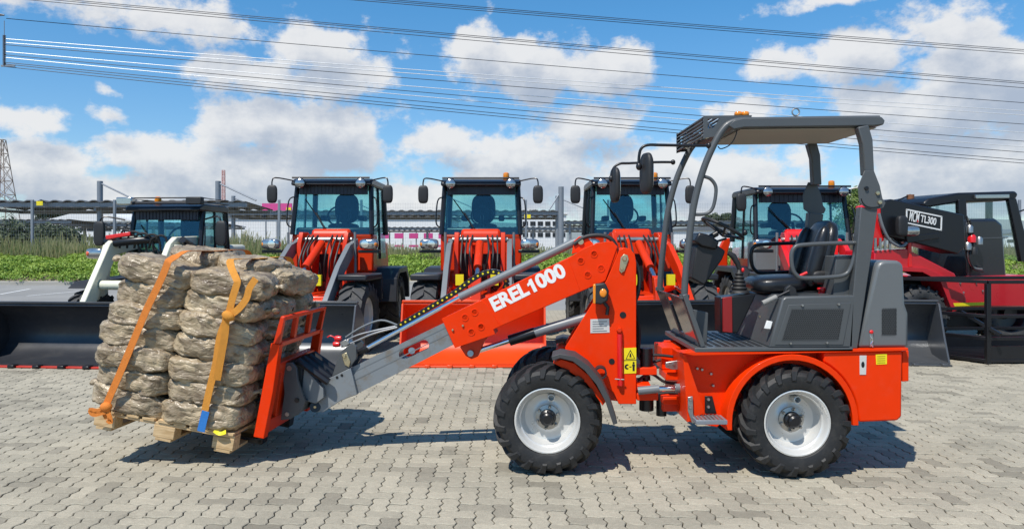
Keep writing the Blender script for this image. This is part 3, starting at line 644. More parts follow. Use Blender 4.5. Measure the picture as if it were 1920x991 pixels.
def foliage_tree(name, label, base, h, r, mat, n, seed, leaf, group='trees on the skyline', trunk=True):
    g = np.random.default_rng(seed); base = Vector(base); t = thing(name, label, 'tree', base, group)
    if trunk:
        m = MB(); m.tube([base, base + Vector((.02 * h, 0, .3 * h)), base + Vector((0, 0, .6 * h))], [.05 * h, .035 * h, .015 * h], 8)
        for k in range(5):
            a = g.uniform(0, 6.28); m.tube([base + Vector((0, 0, .3 * h)), base + Vector((math.cos(a) * r * .5, math.sin(a) * r * .5, h * .65))], [.02 * h, .006 * h], 6)
        m.build('trunk', pm('bark', (.11, .085, .06), .9, bump=.5), t)
    P_, N_, R_ = [], [], []
    for k in range(16):
        a = g.uniform(0, 6.28); q = r * g.uniform(.1, .75); c = np.array([math.cos(a) * q, math.sin(a) * q, h * g.uniform(.42, .88)]); rr = r * g.uniform(.25, .45); k_ = n // 16
        d = g.normal(0, 1, (k_, 3)); d /= np.linalg.norm(d, axis=1)[:, None]; P_.append(c + d * rr * g.uniform(.5, 1.1, k_)[:, None] * np.array([1, 1, .8])); N_.append(d)
        R_.append(np.clip(.5 + g.normal(0, .25, k_) + g.uniform(-.15, .15), 0, 1))
    o = leaf_mesh('crown', np.concatenate(P_), np.concatenate(N_), np.full(sum(map(len, P_)), leaf), mat, np.concatenate(R_), seed); o.parent = t
    return t
foliage_tree('bushy_tree', 'bright green bushy tree beside the rear roof post of the small loader', P(1592, 470, 31) - Vector((0, 0, .5)), 3.4, 1.0, TREE, 5200, 3, .06, 'trees near the fence')
foliage_tree('bushy_tree', 'grey green bush behind the fence at the far left', P(20, 470, 46) - Vector((0, 0, 1)), 2.6, 2.4, FARTREE, 5000, 8, .13, 'trees near the fence')
foliage_tree('bushy_tree', 'wide green bush under the carport left of the cream loader', P(100, 470, 48) - Vector((0, 0, 1)), 2.4, 2.6, FARTREE, 5000, 9, .13, 'trees near the fence')
FT = [(82, 383, 'round dark tree on the skyline above the pale warehouse roof'), (106, 381, 'second dark tree above the pale warehouse roof'), (138, 383, 'small dark tree above the right half of the pale warehouse'), (425, 380, 'flat topped tree beside the red and white mast'),
      (1355, 396, 'spreading tree clump on the skyline behind the steering wheel'), (1372, 398, 'right tree of the skyline clump behind the steering wheel'), (1337, 398, 'left tree of the skyline clump behind the steering wheel'), (1000, 392, 'tiny tree beyond the white office block')]
for i, (px, py, lb) in enumerate(FT):
    top = P(px, py, 230); hgt = 7.5; foliage_tree('skyline_tree', lb, (top.x, 230, top.z - hgt), hgt, 3.4, FARTREE, 1500, 20 + i, .5)
def hills():
    vs = []; fs = []; n = 90
    for i in range(n + 1):
        x = -1400 + 2800 * i / n; h = 30 + 14 * mnoise.noise(Vector((x * .004, 0, 7))) + 5 * mnoise.noise(Vector((x * .02, 3, 1)))
        vs += [(x, 1000, -10), (x, 1050, h), (x, 1500, -10)]
    for i in range(n):
        a = 3 * i; fs += [(a, a + 3, a + 4, a + 1), (a + 1, a + 4, a + 5, a + 2)]
    return struct(MB().add(vs, fs).build('hills', pm('far hill scrub', (.19, .22, .22), .95, var=.3, vscale=.03), ang=80))
hills()

# lattice towers, mast and the lines
def lattice(name, label, base, H, w0, w1, arms=(), cat='pylon', mat=None, nseg=9):
    mat = mat or GALV; t = thing(name, label, cat, base, None); b = Vector(base); rr = H * .0035
    lev = [(w0 + (w1 - w0) * (k / nseg) ** .8, H * k / nseg) for k in range(nseg + 1)]
    cor = [[b + Vector((sx * w / 2, sy * w / 2, z)) for sx, sy in ((-1, -1), (1, -1), (1, 1), (-1, 1))] for w, z in lev]
    m = MB()
    for k in range(nseg):
        for c in range(4):
            m.cyl(cor[k][c], cor[k + 1][c], rr, 5); m.cyl(cor[k][c], cor[k + 1][(c + 1) % 4], rr * .6, 4); m.cyl(cor[k][(c + 1) % 4], cor[k + 1][c], rr * .6, 4); m.cyl(cor[k + 1][c], cor[k + 1][(c + 1) % 4], rr * .6, 4)
    m.build('body', mat, t, flat=True)
    for (z, L_) in arms:
        for s in (-1, 1):
            m = MB(); tip = b + Vector((s * L_, 0, z)); w = w1 / 2
            for dz in (0, 1.6):
                for dy in (-w, w): m.cyl(b + Vector((s * w, dy, z + dz)), tip, rr * .7, 4)
            m.build('crossarm', mat, t, flat=True)
    return t
lattice('lattice_pylon', 'distant bare lattice pylon at the left edge behind the carport', (P(4, 0, 170).x, 170, -3), 3 + EYE + 193 / F * 170, 8, 1.0, mat=pm('weathered pylon steel', (.26, .20, .16), .7))
lattice('radio_mast', 'thin red and white lattice radio mast on the skyline', (P(419, 0, 320).x, 320, -3), 3 + EYE + 136 / F * 320, 1.6, 1.0, cat='mast', mat=pm('faded mast paint', (.62, .38, .36), .7), nseg=14)
PX = P(8, 60, 62)
lattice('line_pylon', 'tall power line pylon whose arm tip hangs in at the top left corner', (PX.x - 10, 62, 0), PX.z + 8, 6, 2, arms=((PX.z + 1.4, 10.0),), nseg=12)
iz = thing('insulator_string', 'hanging insulator string below the pylon arm at the top left corner', 'insulator', PX); m = MB()
ztop, zbot = P(8, 66, 62).z, P(8, 122, 62).z
for k in range(26): m.lathe([(.02, 0), (.13, .02), (.13, .05), (.02, .08)], (PX.x, 62, ztop - (ztop - zbot) * k / 26 - .08), 'z', 8)
m.build('disc_stack', pm('brown porcelain', (.09, .06, .05), .3), iz); MB().cyl((PX.x, 62, ztop + 1.2), (PX.x, 62, zbot), .03, 6).build('rod', GALV, iz); MB().box(PX.x - .25, PX.x + .9, 61.95, 62.05, zbot - .15, zbot).build('clamp', GALV, iz)
WIRE_D = pm('dark conductor', (.035, .04, .048), .5, metal=.2); WIRE_L = pm('bright aluminium conductor', (.80, .82, .84), .35, metal=.3)
WR = [(140, -2, 1920, 152, 4, 0, 'uppermost of the three dark lines crossing below the top edge'), (140, 1, 1920, 155, 4, 0, 'second of the three dark lines crossing below the top edge'), (138, 5, 1920, 163, 4, 0, 'lowest of the three dark lines crossing below the top edge'),
      (690, -6, 1920, 92, 3, 0, 'upper dark line at the top right corner'), (690, -3, 1920, 95, 3, 0, 'middle dark line at the top right corner'), (660, -2, 1920, 100, 3, 0, 'lower dark line at the top right corner'), (12, 35, 1920, 190, 5, 0, 'single thin line crossing the whole sky below the dark triple'),
      (8, 73, 1920, 205, 5, 1, 'topmost bright line of the bundle from the insulator'), (8, 80, 1920, 213, 5, 1, 'second bright line of the bundle from the insulator'), (8, 84, 1920, 230, 5, 0, 'dark line below the bright pair of the bundle'), (8, 97, 1920, 245, 6, 1, 'third bright line of the bundle from the insulator'), (8, 103, 1920, 262, 5, 0, 'thin dark line in the middle of the bundle'),
      (8, 108, 1920, 272, 6, 1, 'lowest bright line of the bundle from the insulator'), (8, 117, 1920, 282, 6, 0, 'dark line third from the bottom of the bundle'), (8, 120, 1920, 296, 7, 0, 'dark line second from the bottom of the bundle'), (8, 125, 1920, 302, 7, 0, 'lowest dark line of the whole bundle')]
for (x0, y0, x1, y1, sag, light, lb) in WR:
    a = P(x0, y0, 62); b = P(x1, y1, 74); k = (b - a)
    a2 = a - k * .25 if x0 > 20 else a; b2 = b + k * .2; pts = []
    for i in range(25): s = i / 24; q = a2.lerp(b2, s); q.z -= sag * .11 * 4 * s * (1 - s) * .5; pts.append(q)
    o = MB().tube(pts, .030 if not light else .034, 5).build('power_line', WIRE_L if light else WIRE_D); tag(o, lb, 'power line', 'overhead power lines')

# ================================================================ THE SMALL ORANGE LOADER
RF = Frame((1.08, 5.65, 0), 0.0)                    # rear half
FF = Frame((1.08, 5.65, 0), R(-5))                  # front half, steered a little away from the viewer
LD = thing('compact_loader', 'small open cab orange wheel loader with grey canopy lifting a pallet', 'wheel loader', (1.08, 5.65, 0))
def plate(name, fr, seq, v0, v1, mat, parent=None, bevel=.004, hole=None, vp=None):
    """side outline given in photo pixels, laid on the frame's plane at vp and given real thickness v0..v1"""
    vp = v0 if vp is None else vp
    return MB(fr).prism(fr.pts(seq, vp), v0, v1, hole=fr.pts(hole, vp) if hole else None).build(name, mat, parent or LD, bevel=0 if hole else bevel)
def pt(fr, px, py, v): u, z = fr.px(px, py, v); return Vector((u, v, z))
def rod(name, fr, seq, v, r, mat, parent=None, n=12, sm=0):
    p = [pt(fr, x, y, v) for x, y in seq]
    if sm: p = smooth(p, sm)
    return MB(fr).tube(p, r, n).build(name, mat, parent or LD)
def bolt(fr, px, py, v, r=.012, mat=None, parent=None, h=.012):
    c = pt(fr, px, py, v); return MB(fr).lathe([(r, 0), (r, -h * .6), (r * .7, -h), (0, -h)], c, 'y', 6).build('bolt', mat or STEEL, parent or LD)

# ---- wheels
def tyre_mb(fr, c, Rt, w, lugs, lh, rim):
    m = MB(fr); h = w / 2; k = Rt - lh
    prof = [(rim, -h * .72), (rim + .02, -h * .9), (rim + (k - rim) * .45, -h), (rim + (k - rim) * .75, -h * .97), (k - .012, -h * .82), (k, -h * .45), (k + .002, 0)]
    prof = prof + [(r, -y) for r, y in prof[-2::-1]]
    m.lathe(prof, c, 'y', 56, caps=False)
    st = [(.00, k, 0, 1.0), (.35, k - .001, 7, 1), (.68, k - .004, 14, 1), (.90, k - .022, 18.5, .9), (1.0, k - .06, 20.5, .55)]
    for s in (-1, 1):
        for i in range(lugs):
            a0 = 360 / lugs * (i + (.5 if s > 0 else 0)); vs = []
            for (f, r, da, tp) in st:
                hw = math.degrees(.021 * tp / r) + .6; y = s * f * h
                for dr, dy, wk in ((-.01, -.004, 1.25), (lh * tp * (1 if f < .95 else .25), (.010 if f > .8 else 0), .85)):
                    for sg in (-1, 1):
                        a = R(a0 + da + sg * hw * wk); rr = r + dr
                        vs.append(Vector(c) + Vector((rr * math.cos(a), y + s * dy, rr * math.sin(a))))
            fs = []
            for q in range(len(st) - 1):
                b = 4 * q; d = b + 4
                fs += [(b, d, d + 2, b + 2), (b + 1, b + 3, d + 3, d + 1), (b + 2, d + 2, d + 3, b + 3), (b, b + 1, d + 1, d)]
            fs += [(0, 2, 3, 1), (4 * len(st) - 4, 4 * len(st) - 3, 4 * len(st) - 1, 4 * len(st) - 2)]
            m.add(vs, fs)
    return m
def wheel(fr, c, near, parent=LD, name='wheel'):
    w = sub(name, parent); s = 1 if near else -1
    tyre_mb(fr, c, .388, .30, 19, .026, .222).build('tyre', RUBBER, w, ang=30)
    prof = [(.228, -.118), (.231, -.128), (.222, -.130), (.208, -.112), (.203, -.080), (.190, -.070), (.186, -.02), (.165, .012), (.12, .02), (.075, .0), (.07, -.012), (.0, -.012)]
    MB(fr).lathe([(r, s * y) for r, y in prof], c, 'y', 48, caps=False).build('rim', SILVER, w, ang=45)
    MB(fr).lathe([(r, s * y) for r, y in ((.06, -.01), (.058, -.05), (.045, -.06), (.042, -.085), (.03, -.095), (0, -.095))], c, 'y', 24).build('hub', BLACK, w, ang=40)
    MB(fr).lathe([(r, s * y) for r, y in ((.088, .0), (.088, -.016), (.06, -.022))], c, 'y', 24, caps=False).build('hub_flange', STEEL, w)
    for i in range(8):
        a = R(45 * i); q = Vector(c) + Vector((.050 * math.cos(a), 0, .050 * math.sin(a))); MB(fr).lathe([(.007, s * -.045), (.007, s * -.062), (0, s * -.063)], q, 'y', 6).build('cap_screw', BLACKM, w)
    for i in range(6):
        a = R(60 * i + 20); q = Vector(c) + Vector((.077 * math.cos(a), 0, .077 * math.sin(a)))
        MB(fr).lathe([(.012, s * .0), (.012, s * -.034), (.007, s * -.046), (0, s * -.046)], q, 'y', 6).build('wheel_nut', STEEL, w)
    a = R(80); q = Vector(c) + Vector((.150 * math.cos(a), s * -.05, .150 * math.sin(a)))
    MB(fr).lathe([(.026, s * .06), (.026, s * -.012), (.020, s * -.016), (.018, s * .05)], q, 'y', 16).build('weight_lug', SILVER, w)
    return w
for fr, pxc, pyc in ((FF, 1026, 797), (RF, 1495, 796)):
    u, z = fr.px(pxc, pyc, -.535)
    for v in (-.41, .41): wheel(fr, (u, v, .384), v < 0)
    MB(fr).cyl((u, -.33, .384), (u, .33, .384), .055, 16).build('axle', BLACK, LD)
    MB(fr).box(u - .11, u + .11, -.14, .14, .27, .50).build('differential', BLACK, LD, bevel=.05)

# ---- rear half: orange chassis
for v0, v1 in ((-.36, -.335), (.335, .36)):
    plate('side_panel', RF, [(1283, 662), (1604, 658), (1604, 770), (1375, 770), (1345, 800), (1290, 790)], v0, v1, ORANGE, vp=-.36)
ao = arc(1486, 792, 124, 0, 180, 26, 128); ai = arc(1486, 792, 113, 180, 0, 26, 117)
fender = [(x, 2 * 792 - y) for x, y in ao] + [(1362, 806)] + [(1373, 806)] + [(x, 2 * 792 - y) for x, y in ai] + [(1599, 797), (1610, 797)]
for v0, v1 in ((-.515, -.33), (.33, .515)): plate('mudguard', RF, fender, v0, v1, ORANGE, vp=-.515, bevel=.003)
ar = [(x, 2 * 792 - y) for x, y in arc(1486, 792, 125, 2, 62, 10, 129)]
plate('rear_tank', RF, [(1545, 660), (1692, 657), (1691, 780), (1683, 788), (1612, 791)] + ar, -.49, .49, ORANGE, bevel=.012)
plate('rear_bumper', RF, [(1692, 658), (1704, 657), (1704, 714), (1692, 715)], -.46, .46, ORANGE)
plate('top_rail', RF, [(1279, 661), (1300, 666), (1703, 657), (1703, 652), (1300, 659)], -.505, -.37, ORANGE, bevel=.002)
plate('front_facet', RF, [(1281, 664), (1289, 791), (1322, 773), (1285, 664)], -.47, -.30, ORANGE, bevel=.002)
plate('bulkhead', RF, [(1279, 664), (1286, 664), (1294, 790), (1287, 790)], -.34, .36, ORANGE)
bx = [bolt(RF, x, y, -.362) for x, y in ((1307, 690), (1316, 692), (1333, 700), (1337, 722))]
# step
st_ = sub('step', LD)
a0, a1 = RF.px(1300, 789, -.52)[0], RF.px(1358, 789, -.52)[0]; zt = RF.px(1300, 786, -.58)[1]
MB(RF).box(a0, a1, -.60, -.44, zt - .03, zt).build('tread', GALV, st_, bevel=.004)
for k in range(7):
    MB(RF).box(a0 + .01 + k * (a1 - a0 - .02) / 7, a0 + .022 + k * (a1 - a0 - .02) / 7, -.598, -.442, zt, zt + .006).build('grip_bar', STEEL, st_)
plate('bracket', RF, [(1290, 744), (1299, 742), (1300, 775), (1306, 792), (1298, 793), (1290, 770)], -.49, -.475, STEEL, st_); plate('bracket', RF, [(1322, 742), (1336, 742), (1344, 775), (1322, 775)], -.40, -.385, BLACK, st_)
for x, y, v in ((1294, 748, -.49), (1294, 763, -.49), (1328, 748, -.40), (1328, 762, -.40)): bolt(RF, x, y, v, .013, parent=st_)
plate('identification_plate', RF, [(1612, 666), (1625, 666), (1624, 702), (1612, 702)], -.494, -.49, SILVER, bevel=.001); MB(RF).ell(pt(RF, 1618, 683, -.494), (.012, .004, .022)).build('lock_slot', BLACK, LD)
yk = plate('warning_sticker', RF, [(1642, 664), (1663, 663), (1663, 682), (1643, 683)], -.4925, -.49, YELLOW, bevel=0)
for k in range(4): plate('print_line', RF, [(1645, 667 + 4 * k), (1660, 666.4 + 4 * k), (1660, 667.6 + 4 * k), (1645, 668.2 + 4 * k)], -.494, -.4926, pm('olive print', (.35, .28, .01), .5), yk, bevel=0)

# ---- rear half: grey bodywork
plate('floor_plate', RF, [(1303, 652), (1600, 652), (1600, 659), (1303, 661)], -.505, .505, GREY, bevel=.004)
plate('seat_box', RF, [(1442, 652), (1467, 561), (1474, 556), (1604, 553), (1600, 652)], -.485, .485, GREY, bevel=.012)
plate('service_panel', RF, [(1453, 646), (1479, 571), (1596, 567), (1581, 646)], -.490, -.485, GREY, bevel=.003)
vent = [(1467, 637), (1485, 580), (1582, 579), (1572, 636)]
def mesh_vent(seq, v):
    o = plate('dark_vent_sheet', RF, seq, v - .001, v + .003, BLACK, bevel=0)  # solid black sheet under the grille, painted as the dark behind it
    (x0, y0), (x1, y1), (x2, y2), (x3, y3) = [RF.px(x, y, v) for x, y in seq]; m = MB(RF)
    def inq(s, t): a = (x0 + (x3 - x0) * s, y0 + (y3 - y0) * s); b = (x1 + (x2 - x1) * s, y1 + (y2 - y1) * s); return (a[0] + (b[0] - a[0]) * t, a[1] + (b[1] - a[1]) * t)
    W_ = math.hypot(x3 - x0, y3 - y0); H_ = math.hypot(x1 - x0, y1 - y0); nu = int(W_ / .0155); nv = int(H_ / .0135)
    for j in range(nv + 1):
        for i in range(nu):
            s = (i + (.5 if j % 2 else 0)) / nu; t = j / nv
            if s > 1: continue
            c = inq(s, t); p = [(c[0] + .0068 * math.cos(R(60 * k + 30)), c[1] + .0068 * math.sin(R(60 * k + 30))) for k in range(6)]
            for k in range(6):
                if k % 2 == 0:
                    a, b = p[k], p[(k + 1) % 6]
                e = Vector((p[k][0], v - .003, p[k][1])); f = Vector((p[(k + 1) % 6][0], v - .003, p[(k + 1) % 6][1])); d = (f - e).normalized() * .0011; nrm = Vector((-d.z, 0, d.x))
                m.add([e - nrm, e + nrm, f + nrm, f - nrm], [(0, 1, 2, 3)])
    g = m.build('mesh_grille', GREY, o, flat=True, recalc=False); g['kind'] = 'stuff'
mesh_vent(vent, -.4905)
for x, y in ((1504, 572), (1572, 570), (1482, 643), (1550, 642)): bolt(RF, x, y, -.49, .010)
plate('rear_hood', RF, [(1609, 652), (1643, 503), (1648, 493), (1658, 488), (1686, 488), (1695, 496), (1698, 570), (1704, 587), (1704, 652)], -.475, .475, pm('hood grey moulding', (.125, .135, .14), .38, coat=.15, var=.05), bevel=.022)
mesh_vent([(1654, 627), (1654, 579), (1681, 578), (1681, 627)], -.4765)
lt = sub('hood_latch', LD); plate('latch_plate', RF, [(1631, 621), (1637, 621), (1638, 650), (1631, 650)], -.482, -.476, STEEL, lt); MB(RF).ell(pt(RF, 1634, 622, -.484), (.014, .008, .014)).build('latch_knob', RED, lt); rod('latch_hook', RF, [(1632, 630), (1637, 638), (1632, 645), (1637, 650)], -.484, .004, CHROME, lt, 6)
fl = sub('floor_mat', LD); u0, zf = RF.px(1310, 652, -.44); u1 = RF.px(1440, 652, -.44)[0]
MB(RF).box(u0, u1, -.44, .40, zf, zf + .008).build('rubber_sheet', BLACK, fl, bevel=.003)
for k in range(8): MB(RF).box(u0 + .02 + k * .058, u0 + .048 + k * .058, -.42, .38, zf + .008, zf + .013).build('grip_rib', BLACKM, fl)
# front kick plate: sloping sheet right across the cab front
def slope_sheet(name, p0, p1, v0, v1, th, mat, bevel=.003):
    d = Vector((p1[0] - p0[0], p1[1] - p0[1])).normalized(); n = Vector((-d.y, d.x)) * th
    return MB(RF).prism([p0, p1, (p1[0] + n.x, p1[1] + n.y), (p0[0] + n.x, p0[1] + n.y)], v0, v1).build(name, mat, LD, bevel=bevel)
k0 = RF.px(1277, 558, -.45); k1 = RF.px(1311, 650, -.45); GLOSSY = pm('glossy grey sheet', (.14, .10, .10), .12, metal=.5, var=.03, rvar=.02)
slope_sheet('kick_plate', k0, k1, -.45, -.06, .012, GLOSSY); slope_sheet('kick_plate', k0, k1, .10, .45, .012, GLOSSY)
km = lambda t: (k0[0] + (k1[0] - k0[0]) * t, k0[1] + (k1[1] - k0[1]) * t)
slope_sheet('kick_plate_rail', km(0), km(.08), -.06, .10, .012, GREY); slope_sheet('kick_plate_rail', km(.86), km(1), -.06, .10, .012, GREY)
for s in (-1, 1): slope_sheet('cab_foot', (k0[0] + .004, k0[1] + .02), (k1[0] + .004, k1[1]), s * .485, s * .445, .034, GREY)
# ---- ROPS
rp = sub('roll_frame', LD)
near = [(1283, 556), (1285, 520), (1290, 470), (1300, 389), (1318, 320), (1340, 268), (1357, 241), (1372, 230), (1392, 226), (1430, 226), (1560, 224), (1648, 223)]
base_uz = [RF.px(x, y, -.43) for x, y in near]
for v in (-.43, .43):
    MB(RF).tube(smooth([Vector((u, v, z)) for u, z in base_uz], 5), .0245, 14).build('front_tube', GREY, rp, ang=60)
    u, z = base_uz[0]; MB(RF).cyl((u, v, z + .015), (u, v, z - .012), .037, 14).build('flange', GREY, rp)
gus = [(1621, 320), (1639, 320), (1650, 348), (1655, 372), (1661, 380), (1657, 389), (1640, 393), (1625, 390), (1611, 380), (1609, 350)]
for s in (-1, 1):
    a, b = sorted((s * .485, s * .41)); c, d = sorted((s * .475, s * .405))
    plate('rear_leg', RF, [(1614, 388), (1646, 392), (1634, 480), (1608, 653), (1592, 653), (1599, 560), (1607, 470)], a, b, GREY, rp, bevel=.006, vp=-.485)
    plate('rear_post', RF, [(1609, 238), (1629, 234), (1637, 262), (1640, 328), (1621, 328), (1618, 270)], c, d, GREY, rp, bevel=.008, vp=-.475)
    e, f = sorted((s * .495, s * .487)); g = plate('hinge_plate', RF, gus, e, f, GREY, rp, bevel=.003, vp=-.495)
    for x, y in ((1624, 353), (1645, 362), (1649, 379)):
        q = pt(RF, x, y, -.495); q.y = s * .495; MB(RF).lathe([(.014, 0), (.014, s * .012), (0, s * .014)], q, 'y', 8).build('hinge_bolt', BRASS if x > 1630 else BLACK, rp)
    sl = [pt(RF, 1615 + 0, 372, -.497)] + [pt(RF, *q, -.497) for q in ((1618, 380), (1626, 387), (1638, 389), (1650, 387))]
    for q in sl: q.y = s * .496
    MB(RF).tube(smooth(sl, 4), .004, 6).build('slot_edge', BLACK, rp)
for sd in (-1, 1):
    hp = [pt(RF, *q, -.43) for q in ((1321, 331), (1333, 336), (1342, 350), (1341, 372), (1335, 392), (1323, 401), (1301, 402))]
    for q in hp: q.y = sd * .43
    if sd < 0: MB(RF).tube(smooth(hp, 4), .0125, 10).build('grab_handle', GREY, rp, ang=60)
    ap = [pt(RF, *q, -.44) for q in ((1612, 455), (1560, 456), (1505, 459), (1490, 464), (1484, 478), (1486, 503), (1494, 516), (1508, 521), (1560, 519), (1583, 515), (1594, 504), (1603, 478), (1611, 457))]
    for q in ap: q.y = sd * .44
    MB(RF).tube(smooth(ap, 4), .0155, 10).build('side_guard', GREY if sd < 0 else BLACK, rp, ang=60)
# roof
rf_ = sub('canopy', LD)
plate('roof_panel', RF, [(1366, 235), (1376, 225), (1394, 221), (1640, 218), (1654, 219), (1660, 226), (1657, 234), (1640, 236), (1396, 239), (1376, 243)], -.455, .455, GREY, rf_, bevel=.008)
lz = RF.px(1390, 241, -.43); lz2 = RF.px(1646, 238, -.43)
MB(RF).prism([lz, lz2, (lz2[0], lz2[1] - .006), (lz[0], lz[1] - .006)], -.405, .405).build('lining', LINER, rf_)
eb = pt(RF, 1492, 219, 0); MB(RF).tube([eb + Vector((.028 * math.cos(R(a)), 0, .036 + .028 * math.sin(R(a)))) for a in range(0, 360, 30)], .006, 8, closed=True).build('eye_bolt', STEEL, rf_)
lg = sub('light_guard', LD); gp = [(1319, 217), (1410, 216), (1408, 223), (1384, 227), (1358, 245), (1348, 256), (1328, 257), (1319, 260)]
for s in (-1, 1):
    a, b = sorted((s * .43, s * .42)); plate('guard_plate', RF, gp, a, b, BLACK if s > 0 else GREY, lg, bevel=.002, vp=-.43, hole=[(1327, 223), (1350, 222), (1338, 240), (1327, 241)])
ga = RF.px(1319, 217, -.43); gb = RF.px(1319, 259, -.43); gc = RF.px(1405, 217, -.43)
for k in range(6): z = ga[1] - .012 - k * .026; MB(RF).box(ga[0] - .004, ga[0] + .014, -.418, .418, z - .005, z + .005).build('guard_bar', BLACK, lg)
for k in range(7): u = ga[0] + .02 + k * .042; MB(RF).box(u, u + .02, -.418, .418, ga[1] - .006, ga[1] + .002).build('guard_bar', BLACK, lg)
for v in (-.30, .30): MB(RF).lathe([(.055, -.03), (.06, 0), (.045, .03), (0, .04)], (ga[0] + .06, v, ga[1] - .085), 'x', 18).build('work_light', LAMP, lg)
for x in (1384, 1397): MB(RF).ell(pt(RF, x, 214, -.20), (.028, .03, .02), 12, 8, p=.7).build('amber_light', AMBER, lg)
rod('cable', RF, [(1383, 240), (1378, 258), (1368, 272), (1352, 279), (1346, 274)], -.40, .004, BLACK, lg, 6, 4)
# mirrors
for v, arm, mir, ang in ((-.43, ((1329, 273), (1300, 273), (1240, 272), (1214, 272), (1202, 279), (1198, 295), (1198, 312)), (1212, 325), 12), (.43, ((1262, 304), (1230, 304), (1180, 306), (1162, 307), (1150, 316), (1146, 335)), (1153, 347), 10)):
    mr = sub('mirror', LD); p = [pt(RF, *q, v) for q in arm]; MB(RF).tube(smooth(p, 4), .0105, 10).build('arm', BLACK, mr, ang=60)
    MB(RF).ell(p[0], (.02, .022, .022), 10, 8).build('clamp', BLACK, mr); MB(RF).ell(p[-1], (.022, .022, .028), 10, 8).build('joint', BLACK, mr)
    c = pt(RF, *mir, v); rot = Matrix.Rotation(R(ang), 3, 'Z'); MB(RF).ell(c, (.028, .092, .145), 18, 12, rot, p=.6).build('housing', BLACKM, mr, ang=60)
    MB(RF).ell(c + rot @ Vector((.016, 0, 0)), (.014, .080, .130), 16, 10, rot, p=.6).build('mirror_glass', CHROME, mr, ang=60)
# ---- driver's place
sw = sub('steering_column', LD)
plate('console', RF, [(1289, 520), (1296, 462), (1312, 448), (1330, 455), (1351, 470), (1345, 485), (1312, 533)], -.14, .14, BLACKM, sw, bevel=.012, vp=0)
plate('dash_panel', RF, [(1291, 452), (1300, 436), (1318, 440), (1338, 452), (1332, 468), (1305, 462)], -.17, .17, BLACK, sw, bevel=.015, vp=0)
c0 = pt(RF, 1355, 428, 0); tl = Matrix.Rotation(R(28), 3, 'Y')
MB(RF).tube([c0 + tl @ Vector((.165 * math.cos(R(a)), .165 * math.sin(R(a)), 0)) for a in range(0, 360, 15)], .0135, 10, closed=True).build('steering_wheel', BLACKM, sw, ang=60)
m = MB(RF)
for a in (20, 140, 260): m.tube([c0 + tl @ Vector((.03, 0, -.05)), c0 + tl @ Vector((.16 * math.cos(R(a)), .16 * math.sin(R(a)), 0))], .009, 8)
m.build('spokes', BLACK, sw); rod('shaft', RF, [(1318, 452), (1345, 437)], 0, .022, BLACK, sw); rod('stalk', RF, [(1335, 455), (1362, 447)], -.1, .009, BLACK, sw)
MB(RF).ell(pt(RF, 1397, 436, -.1), (.02, .02, .022), 10, 8).build('spinner_knob', BLACK, sw)
js = sub('joystick', LD); b0 = pt(RF, 1386, 548, -.1)
MB(RF).lathe([(.075, 0), (.07, .012)] + [(.052 - .0032 * k + (.010 if k % 2 else 0), .02 + .0135 * k) for k in range(11)] + [(.014, .175), (0, .178)], b0, 'z', 20).build('boot', BLACKM, js, ang=60)
rod('lever', RF, [(1387, 506), (1383, 494), (1375, 480), (1366, 474)], -.1, [.016, .02, .024, .018], BLACKM, js); MB(RF).ell(pt(RF, 1393, 506, -.12), (.012, .012, .018), 8, 6).build('switch', RED, js)
plate('control_box', RF, [(1346, 556), (1412, 549), (1408, 560), (1378, 622), (1347, 622)], -.17, .0, BLACK, bevel=.008, vp=-.1); plate('valve_cover', RF, [(1349, 556), (1366, 554), (1367, 621), (1349, 619)], -.19, -.172, pm('deep red plate', (.28, .012, .012), .4), bevel=.003, vp=-.1)
se = sub('seat', LD)
MB(RF).ell(pt(RF, 1452, 531, 0), (.215, .235, .068), 28, 14, Matrix.Rotation(R(-3), 3, 'Y'), p=.62).build('cushion', VINYL, se, ang=70)
lean = Matrix.Rotation(R(15), 3, 'Y'); MB(RF).ell(pt(RF, 1532, 478, 0), (.060, .225, .27), 24, 16, lean, p=.62).build('backrest', VINYL, se, ang=70)
for v in (-.17, .17): MB(RF).ell(pt(RF, 1516, 480, 0) + Vector((0, v, 0)), (.055, .055, .235), 14, 12, lean, p=.8).build('bolster', VINYL, se, ang=70)
MB(RF).ell(pt(RF, 1541, 520, -.22), (.075, .02, .05), 14, 10, p=.7).build('recliner', BLACKM, se); rod('lever_red', RF, [(1500, 517), (1513, 511)], -.24, .012, RED, se)
plate('suspension', RF, [(1430, 545), (1560, 540), (1562, 556), (1425, 558)], -.2, .2, BLACK, se, vp=0); MB(RF).lathe([(.03, 0), (.022, .02), (.034, .045), (.03, .055), (0, .055)], pt(RF, 1541, 553, -.24), 'z', 12).build('adjuster_knob', RED, se)
MB(RF).lathe([(.028, 0), (.026, .02), (0, .022)], pt(RF, 1577, 554, -.3), 'z', 14).build('filler_cap', BLACK, LD)
plate('seat_back_panel', RF, [(1562, 553), (1568, 480), (1602, 478), (1598, 553)], -.40, .40, GREY, bevel=.004, vp=-.40)
hb = sub('parking_brake', LD); plate('quadrant', RF, [(1470, 556), (1474, 540), (1482, 534), (1492, 540), (1496, 556)], -.41, -.37, BLACKM, hb, vp=-.41)
rod('lever', RF, [(1480, 545), (1455, 557)], -.42, .009, BLACK, hb); rod('grip', RF, [(1456, 556), (1430, 568)], -.42, .018, pm('grey rubber grip', (.30, .29, .27), .7, bump=.6, bscale=200), hb)
so = sub('socket', LD); sp_ = [RF.px(x, y, -.45) for x, y in ((1432, 615), (1437, 600), (1447, 602), (1443, 616))]; MB(RF).prism(sp_, -.47, -.45).build('socket_body', WHITE, so, bevel=.003)
for x, y in ((1424, 593), (1452, 573), (1444, 591)): bolt(RF, x, y, -.3, .008, BRASS)
